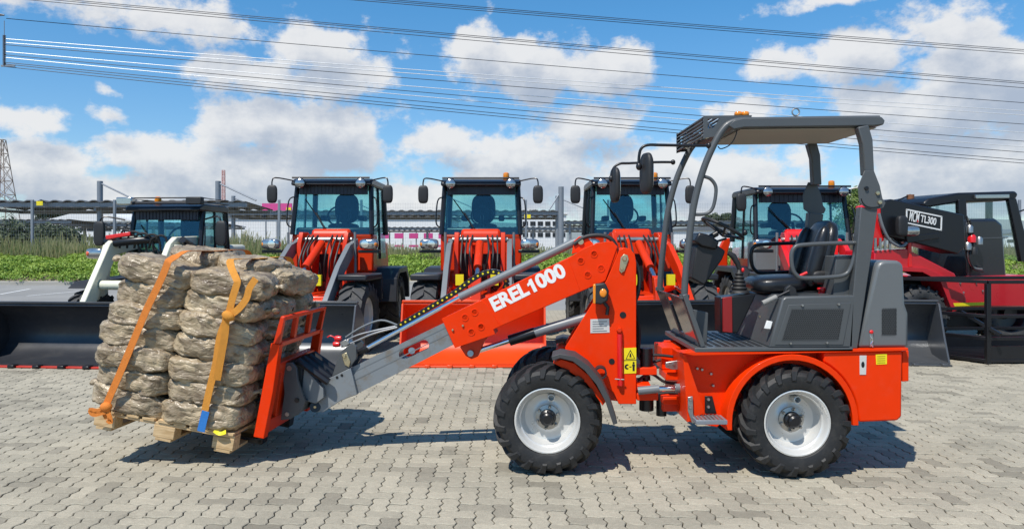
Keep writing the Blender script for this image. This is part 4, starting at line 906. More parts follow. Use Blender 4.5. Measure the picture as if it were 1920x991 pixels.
rod('pedal', RF, [(1306, 606), (1322, 618)], -.1, .016, BLACKM); plate('pedal_bracket', RF, [(1300, 580), (1328, 586), (1326, 640), (1318, 648)], -.2, -.17, GREY, vp=-.2)
# ---- articulation joint
jt = sub('pivot_joint', LD)
for (fr, a, b, c, d, v0, v1, mt) in ((FF, 1193, 690, 1232, 703, -.11, .11, ORANGE), (FF, 1193, 717, 1218, 727, -.2, .1, ORANGE), (FF, 1193, 735, 1233, 748, -.16, .12, ORANGE), (RF, 1248, 698, 1284, 712, -.13, .13, ORANGE), (RF, 1243, 743, 1288, 757, -.13, .13, ORANGE), (RF, 1247, 655, 1288, 697, .0, .3, ORANGE), (RF, 1244, 757, 1290, 772, -.10, .12, ORANGE2)):
    plate('pivot_lug', fr, [(a, b), (c, b), (c, d), (a, d)], v0, v1, mt, jt, vp=-.12)
for y0, y1, x, r in ((652, 690, 1212, .048), (704, 712, 1212, .03), (748, 768, 1212, .055)): MB(FF).cyl(pt(FF, x, y0, -.02), pt(FF, x, y1, -.02), r, 16).build('pivot_pin', BLACK, jt)
MB(RF).cyl(pt(RF, 1240, 740, 0), pt(RF, 1240, 778, 0), .04, 14).build('pivot_pin', BLACK, jt)
rod('steering_cylinder', FF, [(1196, 732), (1236, 728)], -.2, .030, GREYL, jt, 16); rod('chrome_rod', RF, [(1234, 728), (1268, 727)], -.2, .019, CHROME, jt, 14); rod('rod_end', RF, [(1266, 727), (1284, 727)], -.2, .034, GREYL, jt, 16)
plate('zinc_bracket', RF, [(1247, 678), (1284, 672), (1284, 690), (1262, 692), (1247, 688)], -.16, -.14, STEEL, jt, vp=-.14)
for x, y in ((1252, 683), (1263, 682), (1273, 683)): bolt(RF, x, y, -.16, .011, parent=jt)
for k, (a, v) in enumerate((([(1194, 640), (1200, 672), (1225, 665), (1262, 668)], -.02), ([(1195, 600), (1197, 660), (1212, 680), (1250, 670)], .05), ([(1196, 712), (1220, 700), (1248, 716), (1280, 718)], -.05), ([(1196, 745), (1220, 740), (1255, 735), (1284, 738)], -.1), ([(1190, 560), (1199, 620), (1196, 668)], -.06))): rod('hose', FF, a, v, .011, BLACKM, jt, 8, 5)

# ================================================================ front half
tw = sub('boom_tower', LD)
tower = [(1157, 480), (1161, 468), (1170, 464), (1181, 466), (1190, 476), (1193, 492), (1193, 757), (1160, 757), (1150, 735), (1100, 700), (1060, 668), (1060, 650), (1137, 526)]
for s in (-1, 1):
    a, b = sorted((s * .165, s * .135)); plate('tower_plate', FF, tower, a, b, ORANGE, tw, bevel=.004, vp=-.165)
plate('tower_web', FF, [(1186, 500), (1192, 500), (1192, 756), (1186, 756)], -.134, .134, ORANGE, tw, vp=-.165); plate('tower_web', FF, [(1064, 655), (1110, 580), (1116, 584), (1072, 660)], -.134, .134, ORANGE2, tw, vp=-.165)
plate('tower_foot', FF, [(1062, 660), (1110, 690), (1155, 720), (1185, 745), (1185, 757), (1062, 740)], -.134, .134, ORANGE2, tw, vp=-.165)
for x, y, r in ((1168, 590, .024), (1147, 677, .022)): MB(FF).lathe([(r, 0), (r, -.002), (0, -.002)], pt(FF, x, y, -.166), 'y', 20).build('painted_pin_hole', BLACK, tw)  # thin black discs on undrilled plate, painting the dark of a hole
plate('pin_keeper', FF, [(1164, 482), (1170, 476), (1177, 478), (1179, 486), (1171, 508), (1165, 512), (1161, 507)], -.175, -.166, BRASS, tw, bevel=.003); bolt(FF, 1171, 485, -.176, .018, BRASS, tw, .016); bolt(FF, 1166, 504, -.176, .012, BRASS, tw)
dp = plate('data_plate', FF, [(1107, 598), (1142, 597), (1143, 623), (1107, 624)], -.168, -.166, SILVER, tw, bevel=0)
for k in range(5): plate('print_line', FF, [(1111, 602 + 4.4 * k), (1138 - 6 * (k % 2), 601.5 + 4.4 * k), (1138 - 6 * (k % 2), 603 + 4.4 * k), (1111, 603.5 + 4.4 * k)], -.1686, -.168, SLATE, dp, bevel=0)
ws = plate('warning_sticker', FF, [(1170, 652), (1193, 651), (1193, 699), (1170, 700)], -.168, -.1655, YELLOW, tw, bevel=0)
plate('warning_triangle', FF, [(1173, 673), (1182, 655), (1191, 672)], -.169, -.168, BLACK, ws, bevel=0); plate('warning_triangle_inner', FF, [(1175, 672), (1182, 658), (1189, 671)], -.170, -.169, YELLOW, ws, bevel=0); plate('exclamation_mark', FF, [(1180, 669), (1181, 662), (1183, 662), (1184, 669)], -.171, -.170, BLACK, ws, bevel=0)
plate('dividing_line', FF, [(1170, 674.5), (1193, 673.8), (1193, 675), (1170, 675.7)], -.169, -.168, BLACK, ws, bevel=0)
plate('machine_symbol', FF, arc(1176, 687, 5, 60, 300, 8) + arc(1177, 687, 2.4, 300, 60, 6), -.169, -.168, BLACK, ws, bevel=0); plate('arrow_symbol', FF, [(1180, 686.4), (1184, 686.4), (1184, 688), (1180, 688)], -.169, -.168, BLACK, ws, bevel=0)
plate('person_symbol', FF, [(1186, 695), (1186, 686), (1185, 685), (1186, 682), (1190, 682), (1191, 685), (1190, 686), (1190, 695)], -.169, -.168, BLACK, ws, bevel=0); MB(FF).lathe([(.008, 0), (.008, -.001), (0, -.001)], pt(FF, 1188, 679.5, -.168), 'y', 10).build('person_head_symbol', BLACK, ws)
rod('safety_strut', FF, [(1162, 626), (1163, 722)], -.185, .020, RED, tw, 14); rod('strut_pin', FF, [(1153, 710), (1170, 711)], -.20, .005, STEEL, tw); bolt(FF, 1161, 618, -.17, .022, ORANGE2, tw, .03)
mk = sub('marker_light', LD); plate('housing', FF, [(1114, 532), (1135, 530), (1142, 545), (1140, 564), (1127, 571), (1113, 569)], -.26, -.185, BLACKM, mk, bevel=.012); plate('amber_strip', FF, [(1112, 533), (1117, 532), (1117, 569), (1112, 569)], -.262, -.20, AMBER, mk); MB(FF).ell(pt(FF, 1131, 549, -.262), (.026, .008, .032), 12, 8).build('amber_lens', AMBER, mk); rod('bracket', FF, [(1132, 566), (1140, 576), (1138, 590)], -.2, .014, BLACK, mk)
# boom
bm_ = sub('boom', LD)
plate('outer_boom', FF, [(829, 597), (1076, 478), (1090, 468), (1120, 455), (1148, 452), (1158, 462), (1158, 478), (1136, 526), (925, 617), (929, 626), (853, 651)], -.105, .105, ORANGE, bm_, bevel=.005)
plate('end_collar', FF, [(828, 597), (903, 562), (912, 570), (938, 611), (925, 617), (929, 626), (853, 652)], -.112, -.105, ORANGE, bm_, bevel=.002); plate('end_collar', FF, [(1066, 484), (1090, 468), (1120, 455), (1148, 452), (1157, 464), (1135, 526), (1088, 546)], -.112, -.105, ORANGE, bm_, bevel=.002)
for x, y in ((872, 595), (890, 585), (884, 622), (902, 612), (1089, 489), (1114, 476), (1102, 515), (1127, 503)):
    c = pt(FF, x, y, -.112); MB(FF).lathe([(.0275, .0), (.0275, -.0035), (.022, -.004), (.018, .0015), (0, .002)], c, 'y', 22).build('dimple', ORANGE, bm_)
for x, y in ((849, 618), (868, 610)): bolt(FF, x, y, -.112, .010, BRASS, bm_)
d0 = Vector(FF.px(1145, 508, -.107)) ; 
tu0 = Vector(FF.px(915, 577, -.107)); tu1 = Vector(FF.px(1063, 503, -.107)); td = (tu1 - tu0).normalized(); tc_ = (tu0 + tu1) / 2
ww = lambda d: FF.un @ Vector((d.x, 0, d.y))
upd = Vector((-td.y, td.x)); tm = lambda x, y=0: FF.w(((tc_ + td * x + upd * y).x, -.1065, (tc_ + td * x + upd * y).y))
text_mesh('lettering', 'EREL', .146, WHITE, bm_, tm(-.155), ww(td), ww(upd), .0006, bold=.0065, sx=1.0); text_mesh('lettering', '000', .146, WHITE, bm_, tm(.198), ww(td), ww(upd), .0006, bold=.0065, sx=1.06)
on = [(-.012, -.052), (.016, -.052), (.016, .053), (-.006, .053), (-.016, .036), (-.034, .028), (-.034, .008), (-.012, .016)]
MB(FF).prism([tuple(tc_ + td * (x + .045) + upd * y) for x, y in on], -.1075, -.1062).build('lettering', WHITE, bm_)
slot = arc(0, 0, 1, 90, 270, 8); sa = Vector((757, 664)); sb = Vector((795, 646)); sd_ = (sb - sa).normalized(); sn = Vector((-sd_.y, sd_.x))
hole = [tuple(sa + (sd_ * x + sn * y) * 9.5) for x, y in slot] + [tuple(sb - (sd_ * x + sn * y) * 9.5) for x, y in slot]
plate('inner_boom', FF, [(838, 603), (656, 690), (669, 738), (852, 645)], -.078, .078, BOOMGREY, bm_, hole=hole, vp=-.078)
for o0, o1 in ((.46, .50), (.18, .20)):
    q = lambda t: [(838 + (852 - 838) * t, 603 + (645 - 603) * t), (656 + (669 - 656) * t, 690 + (738 - 690) * t)]
    a, b = q(o0), q(o1); plate('seam', FF, [a[0], a[1], b[1], b[0]], -.080, -.0785, GREYL, bm_, bevel=0)
MB(FF).cyl(pt(FF, 772, 657, -.07), pt(FF, 772, 657, .07), .026, 16).build('stop_pin', STEEL, bm_)
for s in (-1, 1):
    a, b = sorted((s * .115, s * .08)); plate('nose_plate', FF, [(657, 689), (670, 739), (640, 750), (606, 772), (590, 772), (583, 752), (588, 733), (602, 716)], a, b, BOOMGREY, bm_, bevel=.004, vp=-.115)
    plate('tilt_bracket', FF, [(622, 706), (637, 660), (660, 642), (668, 650), (668, 672), (655, 690)], a, b, GREY, bm_, vp=-.115)
plate('nose_web', FF, [(657, 692), (669, 736), (640, 748), (606, 768), (600, 724)], -.079, .079, GREY, bm_, vp=-.115)
plate('pin_keeper', FF, [(640, 664), (650, 660), (657, 678), (654, 688), (646, 684)], -.125, -.116, BRASS, bm_); plate('pin_keeper', FF, [(583, 722), (592, 720), (600, 738), (592, 746), (584, 740)], -.128, -.116, BRASS, bm_)
for x, y in ((646, 668), (590, 736)): bolt(FF, x, y, -.128, .014, BRASS, bm_)
for x, y in ((632, 707), (641, 703)): MB(FF).lathe([(.011, 0), (.011, -.002), (0, -.002)], pt(FF, x, y, -.116), 'y', 14).build('painted_bolt_hole', BLACK, bm_)  # black discs stand in for the shade inside bolt holes
MB(FF).cyl(pt(FF, 591, 762, -.13), pt(FF, 591, 762, .13), .042, 20).build('nose_roller', BLACK, bm_); bolt(FF, 591, 762, -.13, .014, BRASS, bm_)
rod('tilt_cylinder', FF, [(1080, 452), (862, 557)], -.02, .032, GREYL, bm_, 16); rod('tilt_rod', FF, [(864, 556), (684, 654)], -.02, .0165, CHROME, bm_, 14); rod('tilt_rod_end', FF, [(690, 651), (652, 672)], -.02, .026, BLACK, bm_, 14)
plate('cylinder_bracket', FF, [(1072, 476), (1076, 452), (1086, 443), (1100, 444), (1112, 456), (1112, 464)], -.06, .06, ORANGE, bm_, vp=-.06); MB(FF).cyl(pt(FF, 1089, 453, -.075), pt(FF, 1089, 453, .075), .022, 14).build('cylinder_pin', BRASS, bm_)
plate('lift_lug', FF, [(862, 650), (925, 620), (908, 640), (896, 668), (884, 673), (873, 667)], -.035, .035, ORANGE2, bm_, vp=-.035); MB(FF).cyl(pt(FF, 882, 662, -.06), pt(FF, 882, 662, .06), .024, 14).build('lift_pin', STEEL, bm_)
lc = sub('lift_cylinder', LD); rod('chrome_rod', FF, [(884, 661), (958, 637)], 0, .021, CHROME, lc, 14); rod('black_sleeve', FF, [(955, 638), (1003, 623)], 0, .042, BLACK, lc, 18); rod('barrel', FF, [(1000, 624), (1110, 592)], 0, .039, GREYL, lc, 18)
# hoses, drag chain and couplings on the boom
rod('hose', FF, [(1076, 458), (1098, 444), (1125, 441), (1146, 448), (1156, 466), (1154, 486), (1146, 498)], -.06, .017, BLACKM, bm_, 10, 6); rod('hose', FF, [(1180, 478), (1192, 494), (1199, 520), (1196, 548), (1190, 565)], -.1, .017, BLACKM, bm_, 10, 6)
ch = smooth([pt(FF, *q, .07) for q in ((745, 612), (800, 580), (850, 550), (885, 524), (905, 513), (925, 509), (942, 515), (950, 530), (944, 545))], 5); dchain = sub('drag_chain', LD)
tot = [0]; 
for i in range(1, len(ch)): tot.append(tot[-1] + (ch[i] - ch[i - 1]).length)
nl = 26
for k in range(nl):
    s0 = tot[-1] * k / nl; j = max(i for i in range(len(tot)) if tot[i] <= s0 + 1e-9); j = min(j, len(ch) - 2)
    p = ch[j].lerp(ch[j + 1], (s0 - tot[j]) / max(1e-6, tot[j + 1] - tot[j])); d = (ch[j + 1] - ch[j]).normalized(); a = math.atan2(d.z, d.x)
    M4 = Matrix.Translation(p) @ Matrix.Rotation(-a, 4, 'Y'); MB(FF).box(-.024, .022, -.035, .035, -.021, .021, M4).build('chain_link', BLACK, dchain, bevel=.004); MB(FF).lathe([(.008, -.036), (.008, -.039), (0, -.039)], p, 'y', 10).build('link_pin', YELLOW, dchain)
for k, (v, pts_) in enumerate(((-.03, [(745, 613), (700, 625), (665, 640), (640, 650)]), (.0, [(742, 611), (700, 620), (670, 628), (645, 640)]), (.04, [(745, 609), (715, 600), (680, 612), (648, 632)]))): rod('hose', FF, pts_, v, .008, STEEL if k < 2 else GREYL, bm_, 8, 5)
cpb = sub('quick_coupling', LD); plate('coupler_block', FF, [(640, 640), (652, 634), (660, 642), (648, 650)], -.05, .05, STEEL, cpb, vp=0)
for x, y, v in ((633, 634, -.02), (630, 645, -.03)): MB(FF).lathe([(.02, -.02), (.024, 0), (.02, .03), (0, .032)], pt(FF, x, y, v), 'x', 12).build('red_cap', RED, cpb)
rod('cap_strap', FF, [(630, 634), (620, 629), (614, 632)], -.02, .006, RED, cpb, 6, 3)
# front mudguards
for s in (-1, 1):
    mg = sub('front_mudguard', LD)
    outer = [(1034, 668), (1050, 663), (1078, 668), (1104, 686), (1128, 714), (1144, 748), (1158, 793)]; inner = [(1150, 796), (1135, 752), (1118, 720), (1096, 694), (1074, 677), (1050, 671), (1036, 676)]
    a, b = sorted((s * .57, s * .30)); plate('rubber_guard', FF, outer + inner, a, b, pm('charcoal rubber guard', (.05, .05, .052), .55), mg, bevel=.003, vp=-.57)
    a, b = sorted((s * .50, s * .165)); plate('guard_bracket', FF, [(1037, 680), (1052, 673), (1078, 681), (1106, 705), (1136, 752), (1130, 760), (1100, 718), (1066, 695)], a, b, ORANGE, mg, bevel=.003, vp=-.50)
MB(FF).lathe([(.045, .05), (.045, -.05), (.034, -.05), (.034, .04)], pt(FF, 1126, 697, -.25), 'y', 20, closed=True).build('pipe_stub', BLACKM, LD)

# ================================================================ FORK, PALLET, FIREWOOD BAGS, STRAPS
TH = R(9); U0, Z0 = -3.06, .123
def T(a, v, h):                                     # tilted fork frame -> front half frame
    return Vector((U0 + a * math.cos(TH) + h * math.sin(TH), v, Z0 - a * math.sin(TH) + h * math.cos(TH)))
T4 = Matrix.Translation((U0, 0, Z0)) @ Matrix.Rotation(TH, 4, 'Y')
def tb(name, a0, a1, v0, v1, h0, h1, mat, parent, bevel=.004):
    return MB(FF).box(a0, a1, v0, v1, h0, h1, T4).build(name, mat, parent, bevel=bevel)
fk = thing('pallet_fork', 'orange pallet fork carriage on grey quick coupler holding the firewood pallet', 'pallet fork', FF.w((U0 + .2, 0, 0)))
for s in (-1, 1):
    v = s * .44
    MB(FF).prism([(.095, .10), (.175, .10), (.190, .45), (.185, .80), (.12, .80)], v - .035, v + .035, m=T4).build('side_post', ORANGE, fk, bevel=.004)
    MB(FF).prism([(.13, .80), (.175, .80), (.185, 1.0), (.155, 1.0)], v - .02, v + .02, m=T4).build('guard_post', ORANGE2, fk, bevel=.003)
    tb('fork_shank', .06, .105, s * .26 - .05, s * .26 + .05, .0, .60, BLACK, fk)
    MB(FF).prism([(.10, -.005), (.10, .035), (-.98, .02), (-1.0, .008), (-.98, .0)], s * .26 - .05, s * .26 + .05, m=T4).build('fork_tine', BLACK, fk, bevel=.003)
tb('lower_rail', .105, .165, -.40, .40, .12, .22, ORANGE2, fk); tb('upper_rail', .105, .165, -.40, .40, .56, .64, ORANGE2, fk); tb('mid_guard_rail', .13, .18, -.42, .42, .775, .81, ORANGE2, fk); tb('top_guard_rail', .15, .185, -.44, .44, .975, 1.005, ORANGE2, fk)
for v in (-.15, .15): tb('guard_bar', .14, .175, v - .025, v + .025, .81, .976, ORANGE2, fk)
for v in (-.22, .22): tb('back_plate', .12, .165, v - .06, v + .06, .22, .56, ORANGE2, fk)
cq = sub('quick_coupler', fk); cpl = [(528, 690), (536, 680), (548, 679), (556, 690), (558, 712), (572, 752), (566, 770), (545, 785), (526, 787), (533, 735)]
for v0, v1 in ((-.235, -.205), (-.13, -.10), (.10, .13), (.205, .235)): plate('coupler_plate', FF, cpl, v0, v1, GREY, cq, vp=-.235)
for x, y, r in ((556, 750, .018), (538, 776, .016), (542, 690, .02)): MB(FF).cyl(pt(FF, x, y, -.245), pt(FF, x, y, -.245) + Vector((0, .49, 0)), r, 16).build('coupler_pin', STEEL if y != 750 else BLACK, cq)
for v in (-.17, -.06, .06, .17): 
    p = [pt(FF, *q, -.17) for q in ((548, 682), (560, 676), (616, 716))]
    for q in p: q.y = v
    MB(FF).tube(p, .030, 8, flat=1.0).build('tilt_link', BLACK, cq)
plate('rocker_link', FF, [(570, 690), (585, 705), (606, 728), (607, 745), (592, 756), (575, 752), (566, 730)], -.16, -.12, GREYL, cq, vp=-.16); plate('rocker_link', FF, [(570, 690), (585, 705), (606, 728), (607, 745), (592, 756), (575, 752), (566, 730)], .12, .16, GREYL, cq, vp=-.16)
plate('coupler_web', FF, [(540, 745), (572, 752), (566, 770), (545, 783)], -.205, .205, GREY, cq, vp=-.235)

pa = thing('wooden_pallet', 'pale pine pallet tilted on the fork under stacked firewood bags', 'pallet', FF.w((U0 - .5, 0, 0)))
for v in (-.55, 0, .55):
    for a in (-.98, -.52, -.07): MB(FF).box(a - .08, a + .08, v - .052, v + .052, .012, .10, T4).build('block', WOOD, pa, bevel=.004)
    tb('stringer_board', -1.06, .01, v - .05, v + .05, .1005, .120, WOOD, pa, .002)
for a in (-.98, -.52, -.07): tb('bottom_board', a - .06, a + .06, -.60, .60, -.010, .0115, WOOD, pa, .002)
for k in range(9): a = -1.055 + k * .1205; tb('deck_board', a, a + .092, -.61, .61, .1205, .140, WOOD, pa, .002)

def bag_mesh(seed):
    g = random.Random(seed); n, m = 60, 44; m_ = MB(); off = Vector((seed * 7.3, seed * 3.1, 0))
    L_, W_, H_ = .312, .214, .094; vs = []; logs = [(g.uniform(-.6, .6), g.uniform(.7, 1.4)) for _ in range(3)]
    for i in range(m + 1):
        t = -1 + 2 * i / m; x = L_ * t * 1.0
        e = max(0.0, 1 - abs(t) ** 4.5) ** .40                       # blunt ends
        for j in range(n):
            a = 2 * math.pi * j / n; ca, sa = math.cos(a), math.sin(a); p = .38
            y = W_ * e * math.copysign(abs(ca) ** p, ca); z = H_ * e * math.copysign(abs(sa) ** p, sa)
            q = Vector((x, y, z)); w = mnoise.noise(q * 7 + off); w2 = mnoise.noise(Vector((q.x * 9, q.y * 26, q.z * 26)) + off); w3 = abs(mnoise.noise(Vector((q.x * 16 + q.y * 20, q.y * 16, q.z * 30)) + off * 2))
            d = Vector((0, ca, sa)); q += d * (.017 * w + .006 * w2 - .020 * abs(mnoise.noise(Vector((q.x * 5 + q.z * 9, q.y * 13, q.z * 22)) + off * 2)) * e - .022 * abs(mnoise.noise(Vector((q.x * 11 - q.z * 14, q.y * 18 + q.x * 6, q.z * 16)) + off)) + .006) ; q.x += .012 * mnoise.noise(q * 14 + off)
            q.z += .010 * mnoise.noise(Vector((x * 6, 0, seed)))
            vd = mnoise.voronoi(Vector((q.x * 9, q.y * 14, q.z * 14)) + off)[0]; q += d * .012 * (math.exp(-(vd[1] - vd[0]) * 5) - .35) * e
            vs.append(q)
    fs = [(i * n + j, i * n + (j + 1) % n, (i + 1) * n + (j + 1) % n, (i + 1) * n + j) for i in range(m) for j in range(n)]
    m_.add(vs, fs)
    sd = 1 if seed % 2 else -1                                       # gathered tail of the bag mouth
    tail = [Vector((sd * (L_ - .02), 0, 0)), Vector((sd * (L_ + .012), .01, .012)), Vector((sd * (L_ + .035), -.01, .02)), Vector((sd * (L_ + .06), .0, .012))]
    m_.tube(tail, [.05, .022, .028, .042], 12, flat=.6)
    me = bpy.data.meshes.new('firewood_bag'); me.from_pydata([tuple(v) for v in m_.v], [], m_.f); bm = bmesh.new(); bm.from_mesh(me); bmesh.ops.remove_doubles(bm, verts=bm.verts, dist=1e-5); bmesh.ops.recalc_face_normals(bm, faces=bm.faces); bm.to_mesh(me); bm.free()
    me.shade_smooth(); me.materials.append(BAG); return me
BM = [bag_mesh(k) for k in range(8)]
rb = random.Random(11); ORD = ['lowest', 'second', 'third', 'fourth', 'fifth', 'sixth', 'topmost']
def place_bag(a, v, h, ra, rz, label, k, sc=(1, 1, 1)):
    o = bpy.data.objects.new('firewood_bag', BM[k % 8]); COL.objects.link(o)
    M = FF.m @ Matrix.Translation(T(a, v, h)) @ Matrix.Rotation(TH + ra, 4, 'Y') @ Matrix.Rotation(rz, 4, 'Z') @ Matrix.Diagonal((*sc, 1))
    o.matrix_world = M; tag(o, label, 'firewood bag', 'bags of firewood stacked on the pallet'); return o
for l in range(7):
    h = .140 + .082 + l * .160
    for ci, (a0, side) in enumerate(((-.80, 'left'), (-.285, 'right'))):
        sh = (-.05, -.055, -.06, -.045, -.02, -.01, .0)[l] if ci == 0 else (.005, .0, -.005, .0, .015, .03, .03)[l]
        for ri, v in enumerate((-.41, 0, .41)):
            if l == 6 and ri == 1: continue
            far = ri == 2; dv = rb.uniform(-.02, .02)
            if ri == 0: lb = f'{ORD[l]} firewood bag of the near {side} column on the pallet' if l not in (0, 6) else (f'{ORD[l]} firewood bag at the near {side}, on the pallet boards' if l == 0 else f'{ORD[l]} firewood bag at the near {side}, under the strap')
            elif ri == 2: lb = f'{ORD[l]} firewood bag of the far {side} column, away from the camera'
            else: lb = f'{ORD[l]} firewood bag hidden in the middle of the {side} column'
            place_bag(a0 + sh + rb.uniform(-.015, .015), v + dv, h, R(rb.uniform(-5, 6) + (6 if (ci == 0 and l == 1) else 0)), R(rb.uniform(-9, 9) + (180 if rb.random() < .5 else 0)), lb, l * 3 + ci * 5 + ri * 2, (rb.uniform(.94, 1.08), rb.uniform(.95, 1.05), rb.uniform(.96, 1.12)))
place_bag(-.30, .02, 1.27, 0, R(85), 'firewood bag laid crosswise in the middle of the top layer at the right', 3); place_bag(-.72, .02, 1.27, 0, R(95), 'firewood bag laid crosswise in the middle of the top layer at the left', 5)
place_bag(-.06, .12, 1.22, R(8), R(80), 'firewood bag slumping over the carriage end of the top layer', 2, (.9, .8, 1)); 

def ribbon(name, pts, nrms, w, mat, th=.004, twist=None):
    """flat webbing along points with the given facing directions (front half frame)"""
    n = len(pts); vs = []
    for i in range(n):
        t = (pts[min(i + 1, n - 1)] - pts[max(i - 1, 0)]).normalized(); nn = Vector(nrms[i]); nn = (nn - t * nn.dot(t)).normalized(); x = t.cross(nn) * w / 2
        vs += [pts[i] - x, pts[i] + x, pts[i] + x + nn * th, pts[i] - x + nn * th]
    fs = [(0, 1, 2, 3), (4 * n - 1, 4 * n - 2, 4 * n - 3, 4 * n - 4)]
    for i in range(n - 1):
        for k in range(4): a = 4 * i + k; b = 4 * i + (k + 1) % 4; fs.append((a, b, b + 4, a + 4))
    return MB(FF).add(vs, fs), mat, name
def near_pts(seq, v): return [pt(FF, x, y, v) for x, y in seq]
def strap(label, seq, atop, mat, vs_=(-.635,)):
    st = thing('ratchet_strap', label, 'strap', FF.w((U0 - .4, -.6, .3)), 'orange straps round the load')
    p = smooth(near_pts(seq, -.668), 5)[::-1]; nr = [(0, -1, 0)] * len(p)
    top = [T(atop, -.56, 1.345), T(atop, -.45, 1.365), T(atop, -.1, 1.36), T(atop, .4, 1.365), T(atop, .57, 1.33), T(atop, .645, 1.2), T(atop - .02, .65, .7), T(atop - .05, .64, .12)]
    tp = smooth([p[-1]] + top, 5)[1:]; 
    def nn(q): 
        return Vector((0, -1, .15)) if q.y < -.6 else (Vector((0, 1, .1)) if q.y > .6 else Vector((0, q.y * .9, 1)))
    mbx, mt, nm = ribbon('webbing', p + tp, nr + [nn(q) for q in tp], .052, mat); mbx.build(nm, mt, st, ang=60); return st
s1 = strap('orange webbing strap slanting over the left end of the bags', [(316, 489), (302, 524), (276, 578), (250, 640), (224, 702), (205, 745), (197, 768), (203, 783)], -.62, WEAVE)
MB(FF).ell(pt(FF, 199, 762, -.68), (.045, .03, .035), 12, 8).build('knot', WEAVE, s1)
for sq in ([(199, 764), (184, 770), (170, 768), (176, 776), (200, 770)], [(200, 764), (205, 778), (208, 790), (201, 786)]):
    q = smooth(near_pts(sq, -.685), 4); mbx, mt, nm = ribbon('loose_tail', q, [(0, -1, 0)] * len(q), .035, WEAVE); mbx.build(nm, mt, s1, ang=60)
s2 = strap('ochre webbing strap with a knot and blue end on the right half of the bags', [(446, 528), (437, 556), (428, 590), (413, 630), (405, 680), (393, 730), (384, 772), (378, 806)], -.24, WEAVE2)
q = smooth(near_pts([(480, 522), (468, 540), (462, 560), (446, 580), (428, 592)], -.68), 5); mbx, mt, nm = ribbon('loose_loop', q, [(0, -1, .1)] * len(q), .05, WEAVE2); mbx.build(nm, mt, s2, ang=60)
q = smooth(near_pts([(424, 590), (422, 625), (416, 660), (407, 712)], -.682), 5); mbx, mt, nm = ribbon('hanging_end', q, [(.3, -1, 0)] * len(q), .05, WEAVE2); mbx.build(nm, mt, s2, ang=60)
MB(FF).ell(pt(FF, 428, 592, -.685), (.05, .03, .035), 12, 8, Matrix.Rotation(R(25), 3, 'Y')).build('knot', WEAVE2, s2)
q = near_pts([(386, 770), (381, 790), (377, 808)], -.674); mbx, mt, nm = ribbon('blue_end', q, [(0, -1, 0)] * 3, .056, BLUE); mbx.build(nm, mt, s2, ang=60)
mbx, mt, nm = ribbon('scrap', smooth(near_pts([(402, 806), (412, 812), (424, 809)], -.63), 4), [(0, -1, .6)] * 9, .03, YELLOW); tag(mbx.build('tape_scrap', mt), 'short yellow tape scrap lying on the pallet edge', 'tape')

# ================================================================ MACHINES BEHIND
def bg_tyre(fr, c, parent, Rt=.525, w=.40, near=-1, rimmat=None):
    wl = sub('wheel', parent); m = MB(fr); h = w / 2; k = Rt - .035; rim = Rt * .55; c = Vector(c)
    prof = [(rim, -h * .7), (rim + .03, -h * .92), (rim + (k - rim) * .5, -h), (k - .02, -h * .9), (k, -h * .5), (k, 0)]; prof += [(r, -y) for r, y in prof[-2::-1]]
    m.lathe(prof, c, 'x', 40, caps=False); nl = 16
    for s in (-1, 1):
        for i in range(nl):
            a0 = 360 / nl * (i + (.5 if s > 0 else 0)); vs = []
            for f, r, da in ((0, k, 0), (.5, k, 9), (.92, k - .02, 17), (1.02, k - .09, 19)):
                for dr in (-.01, .035 if f < 1 else .01):
                    for sg in (-1, 1): a = R(a0 + da + sg * 4.2); vs.append(c + Vector((s * f * h, (r + dr) * math.cos(a), (r + dr) * math.sin(a))))
            fs = [(0, 2, 3, 1), (12, 13, 15, 14)]
            for q in range(3): b = 4 * q; d = b + 4; fs += [(b, d, d + 2, b + 2), (b + 1, b + 3, d + 3, d + 1), (b + 2, d + 2, d + 3, b + 3)]
            m.add(vs, fs)
    m.build('tyre', RUBBER2, wl, ang=30)
    for s in (-1, 1): MB(fr).lathe([(rim + .01, s * h * .72), (rim, s * h * .6), (rim * .8, s * h * .45), (rim * .75, s * .02), (.12, s * .0), (.1, s * .06), (0, s * .06)], c, 'x', 28, caps=False).build('rim', rimmat or SILVER, wl)
